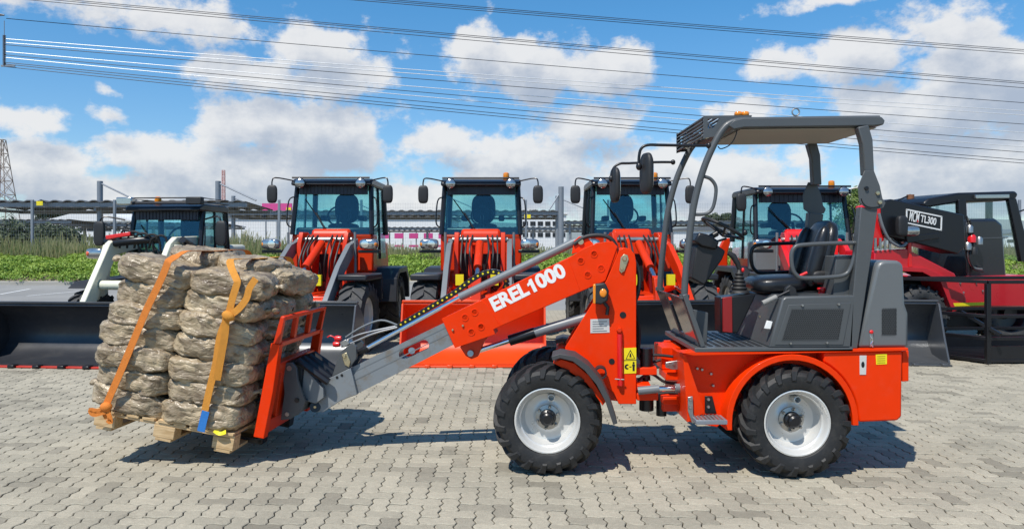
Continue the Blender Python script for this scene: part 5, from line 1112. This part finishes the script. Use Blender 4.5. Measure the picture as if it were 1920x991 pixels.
def bucket(fr, parent, yf, width, mat, h=.82, edge=None, teeth=True, depth=.72):
    b = sub('bucket', parent); w = width / 2
    prof = [(yf, .02), (yf + .25, .02), (yf + depth * .75, .06), (yf + depth * .97, .22), (yf + depth, .42), (yf + depth * .9, .62), (yf + depth * .62, h - .02), (yf + depth * .55, h)]
    t = .018; out = [Vector(p) for p in prof]; n = len(out); inn = []
    for i in range(n):
        a = out[max(0, i - 1)]; c = out[min(n - 1, i + 1)]; d = (c - a).normalized(); inn.append((out[i].x - d.y * t * 1.6, out[i].y + d.x * t * 1.6))
    MB(fr).prism([tuple(p) for p in out] + inn[::-1], -w + .02, w - .02, axis='u').build('shell', mat, b, ang=50)
    side = [(yf + .02, .03), (yf + .25, .025)] + prof[2:] + [(yf + depth * .45, h - .02), (yf + .16, .34)]
    for s in (-1, 1):
        a, c = sorted((s * w, s * (w - .025))); MB(fr).prism(side, a, c, axis='u').build('side_plate', mat, b, bevel=.004)
    MB(fr).box(-w, w, yf + depth * .52, yf + depth * .6, h, h + .03).build('top_lip', mat, b, bevel=.006)
    if edge is not None:
        nseg = 8
        for i in range(nseg):
            x0 = -w + i * 2 * w / nseg; MB(fr).box(x0 + .05, x0 + 2 * w / nseg - .05, yf - .05, yf + .10, .004, .028).build('cutting_edge', edge, b, bevel=.004)
            if i: MB(fr).box(x0 - .045, x0 + .045, yf - .09, yf + .12, .0, .045).build('edge_clamp', BLACK, b, bevel=.01)
    elif teeth:
        MB(fr).box(-w, w, yf - .03, yf + .12, .003, .024).build('cutting_edge', mat, b, bevel=.004)
        for i in range(7): x = -w + .1 + i * (2 * w - .2) / 6; MB(fr).box(x - .035, x + .035, yf - .06, yf + .07, .0, .04).build('tooth', mat, b, bevel=.008)
    return b
def cab_glass(fr, parent, corners, name='windscreen', mat=None):
    """a pane with thickness from four corners"""
    c = [Vector(q) for q in corners]; n = (c[1] - c[0]).cross(c[3] - c[0]).normalized() * .006
    return MB(fr).add(c + [q + n for q in c], [(0, 1, 2, 3), (7, 6, 5, 4), (0, 4, 5, 1), (1, 5, 6, 2), (2, 6, 7, 3), (3, 7, 4, 0)]).build(name, mat or GLASS, parent)
def cab(fr, t, y0, y1, wb, wt, zb, zt, roofmat=BLACK, beacon=None, mirrors=True, lights=True, drop=None):
    """glazed cab: y0 front, y1 back, half widths at sill and roof; local frame faces -y"""
    cb = sub('cab', t); zs = zt - .12; q = .10; zd = drop or zb
    F0 = [(-wb, y0 - .06, zb), (wb, y0 - .06, zb), (wt, y0 + q, zs), (-wt, y0 + q, zs)]; B0 = [(-wb, y1, zb), (wb, y1, zb), (wt, y1 - .05, zs), (-wt, y1 - .05, zs)]
    for s, a, b in ((-1, F0[0], F0[3]), (1, F0[1], F0[2])): MB(fr).tube([a, b], .042, 8).build('front_pillar', BLACK, cb)
    for s, a, b in ((-1, B0[0], B0[3]), (1, B0[1], B0[2])): MB(fr).tube([a, b], .05, 8).build('rear_pillar', BLACK, cb)
    MB(fr).prism([(y0 - .12, zs), (y1, zs), (y1, zt - .03), (y1 - .1, zt), (y0 + .05, zt), (y0 - .10, zt - .05)], -wt - .05, wt + .05, axis='u').build('roof', roofmat, cb, bevel=.025)
    MB(fr).tube([(-wt - .02, y0 - .14, zt + .005), (wt + .02, y0 - .14, zt + .005)], .016, 8).build('roof_rail', BLACK, cb)
    MB(fr).box(-wt + .05, wt - .05, y0 + .03, y0 + .075, zs - .14, zs).build('visor', pm('dark blue visor', (.01, .016, .035), .4), cb)
    for k in range(18): x = -wt + .1 + k * (2 * wt - .2) / 17; MB(fr).box(x - .016, x + .016, y0 + .02, y0 + .029, zs - .138, zs).build('visor_rib', pm('dark blue visor', (.01, .016, .035), .4), cb)
    cab_glass(fr, cb, F0); cab_glass(fr, cb, [B0[1], B0[0], B0[3], B0[2]], 'rear_window')
    for s in (-1, 1):
        a = [(s * wb, y0, zd), (s * wb, y1, zd), (s * wt, y1 - .05, zs), (s * wt, y0 + q, zs)]; cab_glass(fr, cb, a if s > 0 else a[::-1], 'side_window')
        MB(fr).tube([(s * (wb + .01), (y0 + y1) / 2, zd), (s * (wt + .01), (y0 + y1) / 2, zs)], .022, 6).build('door_pillar', BLACK, cb)
        MB(fr).tube(smooth([(s * (wb + .03), y0 - .02, zb + .12), (s * (wb + .09), y0 - .06, zb + .2), (s * (wb + .07), y0 - .02, zs - .25), (s * (wt + .03), y0 + .05, zs - .18)], 4), .012, 6).build('hand_rail', BLACK, cb)
        if lights:
            l = sub('work_light', t); MB(fr).lathe([(.05, .06), (.085, .02), (.09, -.02), (.08, -.035)], (s * (wt - .12), y0 - .16, zs + .03), 'y', 18).build('housing', BLACK, l); MB(fr).lathe([(.078, -.036), (.05, -.055), (0, -.06)], (s * (wt - .12), y0 - .16, zs + .03), 'y', 18).build('lens', LAMP, l)
        if mirrors:
            mr = sub('mirror', t); MB(fr).tube(smooth([(s * (wt + .02), y0 - .08, zt - .04), (s * (wt + .28), y0 - .18, zt), (s * (wt + .33), y0 - .2, zt - .06), (s * (wt + .33), y0 - .2, zt - .16)], 4), .012, 6).build('arm', BLACK, mr)
            MB(fr).ell((s * (wt + .33), y0 - .2, zt - .27), (.085, .035, .15), 14, 10, p=.55).build('housing', BLACKM, mr, ang=70)
    if beacon is not None:
        bc = sub('beacon', t); MB(fr).lathe([(.05, 0), (.05, .02), (.055, .03), (.052, .12), (.03, .135), (0, .135)], (beacon, y0 + .25, zt), 'z', 16).build('amber_dome', AMBER, bc)
    st = sub('driver_seat', t); DK = pm('navy seat fabric', (.012, .018, .035), .7); ym = (y0 + y1) / 2 + .15
    MB(fr).ell((0, ym, zb + .12), (.26, .26, .09), 16, 10, p=.6).build('cushion', DK, st); MB(fr).ell((0, ym + .25, zb + .48), (.22, .07, .27), 16, 12, p=.7).build('backrest', DK, st); MB(fr).ell((0, ym + .27, zb + .74), (.13, .06, .10), 14, 10, p=.7).build('headrest', DK, st)
    for s in (-1, 1): MB(fr).box(s * .33 - .05, s * .33 + .05, ym - .15, ym + .2, zb + .25, zb + .34).build('armrest', DK, st, bevel=.02)
    sw = sub('steering_wheel', t); tl = Matrix.Rotation(R(60), 3, 'X'); c0 = Vector((0, y0 + .42, zb + .33)); MB(fr).tube([c0 + tl @ Vector((.19 * math.cos(R(a)), .19 * math.sin(R(a)), 0)) for a in range(0, 360, 20)], .016, 8, closed=True).build('rim', BLACK, sw); MB(fr).tube([c0, c0 + Vector((0, -.2, -.35))], .03, 8).build('column', BLACK, sw)
    MB(fr).box(-wb + .03, wb - .03, y0 + .02, y0 + .28, zb - .1, zb + .12).build('dashboard', BLACK, cb, bevel=.04)
    wp = sub('wiper', t); MB(fr).tube([(-.05, y0 - .075, zb + .02), (-wt * .75, y0 + .02, zs - .22)], .010, 6).build('arm', BLACK, wp); MB(fr).tube([(-.12, y0 - .08, zb + .1), (-wt * .45, y0 - .02, zs - .45)], .016, 6).build('blade', BLACK, wp)
    return cb
def wheel_loader(name, label, X, Yp, art, paint, bmat, bw, cabw=.66, zt=2.70, beacon=None, bucket_edge=None, yaw=0, dark=None, panel=None, arm_mat=None, base_mat=None):
    """articulated wheel loader facing the viewer: rear half at (X, Yp), front half turned by art about the pivot"""
    dark = dark or pm('dark fender', (.022, .023, .027), .45); arm_mat = arm_mat or GREYL
    t = thing(name, label, 'wheel loader', (X, Yp, 0), 'machines parked in a row'); fr = Frame((X, Yp, 0), yaw); ff = Frame((X, Yp, 0), yaw + art)
    for s in (-1, 1):
        bg_tyre(fr, (s * .79, 1.25, .525), t); bg_tyre(ff, (s * .79, -1.0, .525), t)
        m = MB(fr).prism([(.45, .62), (.5, 1.02), (.72, 1.18), (1.7, 1.2), (2.0, 1.0), (2.05, .6), (1.95, .6), (1.85, .95), (1.65, 1.1), (.8, 1.1), (.62, .98), (.56, .62)], *sorted((s * .56, s * 1.02)), axis='u').build('rear_mudguard', dark, t, bevel=.012)
        MB(ff).box(*sorted((s * .56, s * 1.0)), -1.28, -.45, 1.07, 1.16).build('front_mudguard', dark, t, bevel=.02); MB(ff).box(*sorted((s * .56, s * 1.0)), -.47, -.42, .75, 1.10).build('mudguard_flap', dark, t, bevel=.01)
        MB(fr).box(*sorted((s * .5, s * .64)), .3, .62, .55, .60).build('entry_step', BLACK, t); MB(fr).box(*sorted((s * .6, s * .78)), .25, .5, .78, .82).build('entry_step', BLACK, t)
        hl = sub('headlight', t); MB(ff).box(*sorted((s * .62, s * .96)), -.50, -.38, 1.47, 1.52).build('bracket', BLACK, hl, bevel=.01)
        MB(ff).ell((s * .80, -.50, 1.61), (.15, .075, .085), 18, 12, p=.6).build('housing', LAMP, hl, ang=70); MB(ff).lathe([(.068, -.06), (.06, -.085), (0, -.09)], (s * .76, -.50, 1.61), 'y', 18).build('reflector', CHROME, hl); MB(ff).ell((s * .91, -.51, 1.61), (.04, .06, .06), 10, 8).build('amber_indicator', AMBER, hl)
        # lift arm, lift cylinder, tower plate
        arm = [(-.28, 1.66), (-.18, 1.70), (-.12, 1.60), (-.9, 1.12), (-1.62, .52), (-1.84, .28), (-1.86, .20), (-1.90, .24), (-1.88, .42), (-1.70, .70), (-1.05, 1.28), (-.55, 1.60)]
        MB(ff).prism(arm, *sorted((s * .44, s * .52)), axis='u').build('lift_arm', arm_mat, t, bevel=.006)
        MB(ff).prism([(-.42, .65), (-.05, .65), (-.02, 1.75), (-.10, 1.80), (-.32, 1.80), (-.42, 1.6)], *sorted((s * .34, s * .41)), axis='u').build('tower_plate', paint, t, bevel=.006)
        MB(ff).tube([(s * .30, -.35, .8), (s * .43, -1.0, .98)], .055, 10).build('lift_cylinder', paint, t); MB(ff).tube([(s * .42, -.95, .97), (s * .46, -1.4, .85)], .03, 10).build('cylinder_rod', CHROME, t)
        for k in range(3): MB(ff).tube(smooth([(s * (.12 + .08 * k), -.25, 1.75), (s * (.15 + .07 * k), -.62, 1.5 - .08 * k), (s * (.10 + .08 * k), -.55, 1.1), (s * .2, -.3, .9)], 5), .015, 6).build('hose', BLACKM, t)
        MB(ff).tube([(s * .55, -.40, .95), (s * .55, -.42, 1.8)], .022, 8).build('guard_rod', GREYL, t)
    MB(fr).prism([(.28, .5), (.28, 1.55), (.35, zt - .95), (2.3, zt - 1.05), (2.45, 1.3), (2.4, .6)], -.55, .55, axis='u').build('engine_hood', paint, t, bevel=.05)
    MB(fr).box(-cabw - .02, cabw + .02, .12, .5, 1.15, zt - .93).build('cab_base', base_mat or paint, t, bevel=.03); MB(fr).box(-.5, .5, .0, 2.0, .42, .72).build('chassis', dark, t, bevel=.03)
    MB(ff).box(-.42, .42, -1.25, -.1, .42, .85).build('front_frame', paint, t, bevel=.04); MB(fr).cyl((-.8, 1.25, .525), (.8, 1.25, .525), .1, 12).build('axle', BLACK, t); MB(ff).cyl((-.8, -1.0, .525), (.8, -1.0, .525), .1, 12).build('axle', BLACK, t)
    MB(ff).prism([(-.04, 1.1), (-.04, 1.76), (.0, 1.84), (.08, 1.88), (.10, 1.1)], -.33, .33, axis='u').build('hose_cover', paint, t, bevel=.05)
    for x in (-.15, .15): MB(ff).prism([(-.62, .8), (-.30, .8), (-.10, 1.72), (-.24, 1.74), (-.40, 1.62)], x - .025, x + .025, axis='u').build('inner_plate', paint, t, bevel=.005)
    MB(ff).box(-.33, .33, -.10, -.05, 1.0, 1.45).build('shade_plate', BLACKM, t); MB(ff).cyl((-.45, -.25, 1.68), (.45, -.25, 1.68), .045, 12).build('arm_pivot', STEEL, t)  # matt black plate added between the tower plates to imitate shade there
    MB(ff).tube([(0, -.42, 1.62), (0, -1.1, 1.25)], .065, 14).build('tilt_cylinder', paint, t); MB(ff).tube([(0, -1.08, 1.26), (0, -1.5, 1.02)], .035, 12).build('tilt_rod', CHROME, t)
    MB(ff).prism([(-1.42, 1.15), (-1.55, 1.12), (-1.8, .35), (-1.72, .30), (-1.58, .55)], -.07, .07, axis='u').build('bell_crank', paint, t, bevel=.01)
    MB(ff).cyl((-.5, -1.35, .75), (.5, -1.35, .75), .07, 14).build('cross_tube', paint, t); MB(ff).box(-.5, .5, -1.90, -1.84, .15, .6).build('quick_hitch', dark, t, bevel=.01)
    if panel is not None: MB(ff).box(-.24, .24, -1.30, -1.262, .75, 1.15).build('front_panel', panel, t, bevel=.01); 
    for s in (-1, 1): MB(ff).box(*sorted((s * .20, s * .32)), -1.31, -1.255, 1.0, 1.16).build('warning_sticker', YELLOW, t)
    cab(fr, t, .15, 1.45, cabw, cabw - .04, zt - .93, zt, beacon=beacon, drop=1.35)
    bucket(ff, t, -2.62, bw, bmat, edge=bucket_edge)
    return t
wheel_loader('wheel_loader', 'orange wheel loader with glare on its windscreen, left of the three orange ones', -2.99, 12.2, R(-6), ORANGE2, BUCKETG, 2.35)
wheel_loader('wheel_loader', 'orange wheel loader with an orange bucket, middle of the three orange ones', -.52, 12.3, 0, ORANGE2, pm('orange bucket paint', (.72, .062, .008), .36, var=.1, vscale=2), 1.95, zt=2.70, beacon=.42)
wheel_loader('wheel_loader', 'orange wheel loader right behind the boom tower, right of the three orange ones', 2.0, 12.3, R(5), ORANGE2, BUCKET, 2.3, zt=2.70, beacon=.45, arm_mat=ORANGE2)
wheel_loader('wheel_loader', 'red wheel loader with black cab behind the small loader seat', 4.95, 12.5, R(-7), RED, BUCKETG, 2.35, cabw=.80, zt=2.58, beacon=.62, panel=GREYL, arm_mat=RED, base_mat=GREYL)
op = thing('lift_attachment', 'upright orange steel attachment standing behind the joystick', 'attachment', P(1360, 535, 14.5)); x = P(1360, 0, 14.5).x
MB().prism([(x - .18, .75), (x - .18, 1.45), (x - .05, 1.72), (x + .10, 1.72), (x + .02, 1.45), (x + .02, .75)], 14.4, 14.5).build('frame_plate', ORANGE2, op, bevel=.02); MB().prism([(x - .28, 0), (x + .22, 0), (x + .14, .76), (x - .2, .76)], 14.38, 14.52).build('base', ORANGE2, op, bevel=.02)

# ---- cream compact loader at the left
def cream_loader():
    X, Y = -5.62, 11.95; t = thing('cream_loader', 'cream compact loader with black cab and wide black bucket at the left', 'wheel loader', (X, Y, 0), 'machines parked in a row'); fr = Frame((X, Y, 0), R(-5))
    for s in (-1, 1):
        bg_tyre(fr, (s * .72, .9, .46), t, .46, .36); bg_tyre(fr, (s * .72, -.75, .46), t, .46, .36)
        MB(fr).prism([(-1.02, .95), (-.85, 1.05), (.4, 1.1), (.4, .98), (-.8, .95)], *sorted((s * .52, s * .92)), axis='u').build('mudguard', BLACKM, t, bevel=.01)
        arm = [(.55, 1.75), (.62, 1.62), (-.55, 1.45), (-1.25, .45), (-1.44, .25), (-1.53, .38), (-1.32, .75), (-.72, 1.62), (-.55, 1.72)]
        MB(fr).prism(arm, *sorted((s * .44, s * .53)), axis='u').build('lift_arm', CREAM, t, bevel=.012)
        MB(fr).prism([(-.66, 1.60), (-.48, 1.60), (-.62, .85), (-.98, .72), (-.92, 1.0)], *sorted((s * .54, s * .60)), axis='u').build('arm_gusset', CREAM, t, bevel=.01)
        MB(fr).tube([(s * .62, -.55, 1.68), (s * .5, .3, 1.45)], .05, 10).build('tilt_ram', BLACK, t)
        hl = sub('headlight', t); MB(fr).ell((s * .98, -.25, 1.46), (.15, .08, .085), 16, 10, p=.5).build('lens', LAMP, hl); MB(fr).ell((s * 1.08, -.27, 1.46), (.05, .07, .06), 10, 8).build('indicator', pm('orange red lens', (.7, .12, .05), .2), hl)
        mr = sub('mirror', t); MB(fr).tube(smooth([(s * .66, 0, 2.0), (s * .95, -.1, 2.05), (s * 1.02, -.12, 1.95)], 4), .014, 6).build('arm', BLACK, mr); MB(fr).ell((s * 1.02, -.12, 1.78), (.09, .04, .2), 14, 10, p=.5).build('housing', BLACKM, mr)
        MB(fr).cyl((s * .40, .52, 1.68), (s * .57, .52, 1.68), .06, 16).build('arm_pivot', STEEL, t)
    MB(fr).tube([(-.42, -.95, 1.0), (.42, -.95, 1.0)], .07, 12).build('cross_tube', CREAM, t); MB(fr).box(-.42, .42, -.6, 1.6, .35, .95).build('chassis', BLACKM, t, bevel=.04); MB(fr).box(-.55, .55, .9, 1.8, .9, 1.6).build('engine_hood', CREAM, t, bevel=.06)
    for v in (-.7, .7): MB(fr).cyl((v, .9, .46), (v * .3, .9, .46), .08, 10).build('axle', BLACK, t); MB(fr).cyl((v, -.75, .46), (v * .3, -.75, .46), .08, 10).build('axle', BLACK, t)
    rd = MB(fr).box(-.20, .20, -.04, .04, -.03, .03, Matrix.Translation((-.36, -.62, 1.74)) @ Matrix.Rotation(R(-8), 4, 'Y')).build('red_lock_bar', RED, t, bevel=.01)
    MB(fr).tube(smooth([(-.5, -.6, 1.62), (-.1, -.62, 1.66), (.2, -.5, 1.68)], 4), .06, 10).build('tilt_cylinder', BLACK, t)
    for k in range(5): MB(fr).tube(smooth([(-.4 + .12 * k, -.55, 1.55), (-.3 + .12 * k, -.62, 1.82 - .03 * k), (-.1 + .12 * k, -.6, 1.7), (-.05 + .1 * k, -.5, 1.2)], 5), .018, 6).build('hose', BLACKM, t)
    cab(fr, t, .05, .95, .60, .58, 1.40, 2.26, beacon=-.28, mirrors=False, lights=False)
    rk = sub('roof_rack', t)
    for z in (2.28, 2.35): MB(fr).tube([(-.66, -.08, z), (.66, -.08, z), (.66, .85, z), (-.66, .85, z)], .012, 6, closed=True).build('rack_bar', BLACK, rk)
    for s in (-1, 1): MB(fr).box(s * .58 - .13, s * .58 + .13, -.17, -.06, 2.24, 2.36).build('square_lamp', LAMP if s < 0 else BLACKM, rk, bevel=.015)
    bucket(fr, t, -2.33, 2.75, BUCKET, h=.80, edge=pm('red cutting edge', (.50, .035, .02), .5), depth=.75)
cream_loader()

# ---- red telescopic handler at the right
def telehandler():
    t = thing('telescopic_loader', 'red telescopic loader with a lettered black boom at the right', 'telehandler', (6.6, 12.2, 0), 'machines parked in a row'); fr = Frame((6.6, 12.2, 0), R(14))
    Q = lambda px, py, v: fr.px(px, py, v)
    def pl(name, seq, v0, v1, mat, parent=None, bevel=.01, vp=None): return MB(fr).prism([Q(x, y, v0 if vp is None else vp) for x, y in seq], v0, v1).build(name, mat, parent or t, bevel=bevel)
    # boom sloping down towards the right, facing the viewer
    pl('boom', [(1652, 378), (1672, 373), (1808, 402), (1812, 462), (1796, 476), (1655, 440)], -.95, -.60, BLACK, bevel=.02)
    pl('boom_head', [(1630, 385), (1668, 375), (1668, 440), (1640, 470)], -.93, -.62, RED, bevel=.02)
    lb = sub('name_plate', t)
    for seq in ([(1699, 391), (1767, 405), (1767, 407.5), (1699, 393.5)], [(1699, 416), (1766, 430), (1766, 432.5), (1699, 418.5)], [(1699, 391), (1701.5, 391.5), (1701.5, 418.5), (1699, 418)], [(1764.5, 405), (1767, 405.5), (1766, 432), (1763.5, 431.5)]): pl('plate_frame', seq, -.956, -.951, WHITE, lb, 0)
    a = Vector(Q(1704, 405, -.955)); b = Vector(Q(1762, 418, -.955)); d = (b - a).normalized(); up = Vector((-d.y, d.x))
    w3 = lambda q, v: fr.w((q.x, v, q.y)); wd = lambda q: fr.un @ Vector((q.x, 0, q.y))
    text_mesh('lettering', 'MCM', .22, WHITE, lb, w3(a + d * .098, -.957), wd(d), wd(up), .001, bold=.002, sx=.36); text_mesh('lettering', 'TL300', .150, WHITE, lb, w3(a + d * .355, -.957), wd(d), wd(up), .001, bold=.003, sx=.74)
    q0 = a + d * .155 - up * .06; MB(fr).prism([(q0.x, q0.y), (q0.x + .03, q0.y), (q0.x + .015, q0.y + .04)], -.9595, -.9585).build('red_mark', RED, lb)
    # cab behind the boom
    cb = sub('cab', t)
    pl('roof', [(1732, 380), (1742, 372), (1800, 361), (1905, 358), (1910, 364), (1905, 374), (1880, 377), (1796, 380), (1735, 390)], -.35, .75, BLACK, cb, .03)
    pl('rear_pillar', [(1892, 372), (1906, 372), (1935, 490), (1915, 490)], -.38, -.30, BLACK, cb); pl('rear_pillar', [(1892, 372), (1906, 372), (1935, 490), (1915, 490)], .66, .74, BLACK, cb); pl('front_pillar', [(1735, 384), (1747, 382), (1740, 450), (1725, 450)], .66, .74, BLACK, cb); pl('middle_pillar', [(1798, 374), (1812, 374), (1815, 430), (1800, 440)], -.38, -.30, BLACK, cb); pl('middle_pillar', [(1852, 374), (1862, 374), (1862, 420), (1852, 420)], .66, .72, BLACK, cb)
    for v in (-.35, .7): 
        q = [Q(x, y, -.35) for x, y in ((1815, 380), (1893, 378), (1917, 490), (1812, 470))]; cab_glass(fr, cb, [(u, v, z) for u, z in q], 'side_window', CLEAR)
    q = [Q(x, y, -.35) for x, y in ((1738, 388), (1800, 378), (1802, 440), (1728, 440))]; cab_glass(fr, cb, [(u, -.34, z) for u, z in q], 'front_side_window', CLEAR)
    pl('light_bar', [(1830, 365), (1893, 364), (1893, 371), (1830, 372)], -.40, -.352, LAMP, cb, .006)
    pl('engine_cover', [(1814, 420), (1820, 410), (1868, 409), (1882, 420), (1892, 560), (1817, 560)], -.75, .3, pm('satin black moulding', (.016, .018, .022), .3, coat=.3), bevel=.05)
    pl('side_body', [(1640, 470), (1700, 466), (1790, 512), (1812, 560), (1812, 575), (1780, 574), (1770, 520), (1735, 505), (1690, 503), (1640, 510)], -.95, -.3, DARKRED, bevel=.015); pl('rear_body', [(1770, 520), (1930, 515), (1930, 575), (1780, 575)], -.90, .6, DARKRED, bevel=.02); pl('yellow_stripe', [(1783, 568), (1846, 566), (1846, 572), (1783, 574)], -.955, -.951, YELLOW, bevel=0)
    pl('under_frame', [(1660, 510), (1900, 560), (1900, 620), (1700, 610)], -.5, .6, BLACKM, bevel=.03)
    for px, py, v in ((1715, 555, -.75), (1880, 600, -.55), (1715, 555, .6), (1880, 600, .6)):
        u, z = Q(px, py, v); w = sub('wheel', t); Rt = .50
        tyre_mb(fr, (u, v, Rt), Rt, .38, 18, .035, .28).build('tyre', RUBBER2, w); MB(fr).lathe([(.285, -.15), (.27, -.12), (.24, -.05), (.1, -.03), (.08, -.1), (0, -.1)], (u, v, Rt), 'y', 28, caps=False).build('rim', BLACK, w)
    # lights, mirror, hoses at the boom head
    u, z = Q(1706, 433, -1.0); MB(fr).ell((u, -1.02, z), (.13, .07, .075), 16, 10, p=.6).build('headlight', LAMP, t); u, z = Q(1686, 424, -1.0); MB(fr).ell((u, -1.05, z), (.085, .05, .155), 14, 10, p=.5).build('mirror', BLACKM, t); pl('light_bracket', [(1700, 442), (1760, 436), (1762, 446), (1702, 456)], -.98, -.9, BLACK); pl('light_post', [(1703, 450), (1709, 450), (1711, 500), (1704, 500)], -.96, -.9, RED, bevel=.004)
    for k in range(5): MB(fr).tube(smooth([Vector((*Q(x + 3 * k, y, -.98 + .06 * k), 0)).xzy + Vector((0, -.98 + .06 * k, 0)) for x, y in ((1648, 400), (1655, 425), (1668, 450), (1688, 462), (1700, 455))], 5), .022, 8).build('hose', BLACKM if k % 2 else GREYL, t)
    for k in range(3): MB(fr).tube(smooth([Vector((*Q(x, y + 4 * k, -.80), 0)).xzy + Vector((0, -.80 - .03 * k, 0)) for x, y in ((1812, 405), (1820, 440), (1812, 470), (1820, 495), (1838, 500))], 5), .016, 6).build('hose', STEEL if k == 1 else BLACKM, t)
    for k, (x, y, r, mt) in enumerate(((1818, 430, .05, STEEL), (1822, 448, .06, RED), (1814, 462, .055, STEEL), (1826, 470, .05, BLACKM), (1836, 452, .05, STEEL))):
        u, z = Q(x, y, -.85); MB(fr).lathe([(r, -.05), (r, .04), (r * .6, .07), (0, .07)], (u, -.85, z), 'z', 12).build('valve_body', mt, t)
    for k in range(4):
        x = 1640 + 9 * k; pl('radiator_slat', [(x, 446), (x + 4, 446), (x + 4, 468), (x, 468)], -.97, -.955, STEEL, bevel=0)
    pl('mudguard_lip', [(1690, 500), (1735, 502), (1772, 518), (1784, 560), (1794, 582), (1786, 584), (1764, 528), (1730, 510), (1690, 508)], -1.0, -.6, DARKRED, bevel=.004)
    for x, y in ((1800, 530), (1806, 548), (1830, 530), (1842, 545)):
        u, z = Q(x, y, -.905); MB(fr).lathe([(.016, 0), (.016, -.012), (0, -.014)], (u, -.905, z), 'y', 8).build('bolt', STEEL, t)
    pl('panel_seam', [(1814, 446), (1890, 444), (1890, 446), (1814, 448)], -.757, -.752, GREY, bevel=0)
    u, z = Q(1707, 378, .3); MB(fr).tube([(u, .3, z - .7), (u, .3, z + .12)], .06, 14).build('exhaust_pipe', pm('rusty pipe', (.28, .12, .06), .7, metal=.4), t); MB(fr).tube([(u - .55, .3, z - .1), (u, .3, z + .12)], .012, 6).build('stay_rod', BLACK, t)
    MB(fr).tube([(Q(1900, 400, .8)[0], .8, Q(1900, 400, .8)[1]), (Q(1960, 380, .8)[0], .8, Q(1960, 380, .8)[1])], .015, 6).build('stay_rod', BLACK, t)
telehandler()
def basket():
    Yb = 9.9; x0 = P(1790, 0, 10.4).x; t = thing('access_basket', 'black tubular work platform basket on the paving at the right edge', 'basket', (x0 + 1, Yb, 0)); fr = Frame((P(1852, 0, 9.95).x, 9.95, 0), R(4))
    D = 1.15; W = 1.9; H_ = 1.08
    for x, y in ((-.0, 0), (W, 0), (-.62, D), (W, D), (W / 2, 0)): MB(fr).box(x - .03, x + .03, y - .03, y + .03, 0, H_).build('post', BLACK, t, bevel=.004)
    for z in (.02, .32, .62, H_): 
        MB(fr).box(0, W, -.025, .025, z, z + .045).build('rail', BLACK, t, bevel=.004); MB(fr).box(-.62, W, D - .025, D + .025, z, z + .045).build('rail', BLACK, t, bevel=.004)
        M = Matrix.Rotation(math.atan2(D, -.62), 4, 'Z'); L_ = math.hypot(D, .62); MB(fr).box(0, L_, -.025, .025, z + .002, z + .047, M).build('rail', BLACK, t, bevel=.004)
        MB(fr).box(W - .025, W + .025, 0, D, z + .004, z + .049).build('rail', BLACK, t, bevel=.004)
    M = Matrix.Rotation(math.atan2(D, -.62), 4, 'Z') @ Matrix.Rotation(R(-28), 4, 'Y'); MB(fr).box(.05, .62, -.02, .02, .42, .46, M).build('brace', BLACK, t)
    MB(fr).prism([(0, 0), (W, 0), (W, D), (-.62, D)], .03, .05, axis='z').build('floor', BLACK, t); MB(fr).box(0, W, -.012, .012, .05, .24).build('kick_board', BLACK, t); MB(fr).box(-.3, W, D - .012, D + .012, .05, .24).build('kick_board', BLACK, t)
basket()
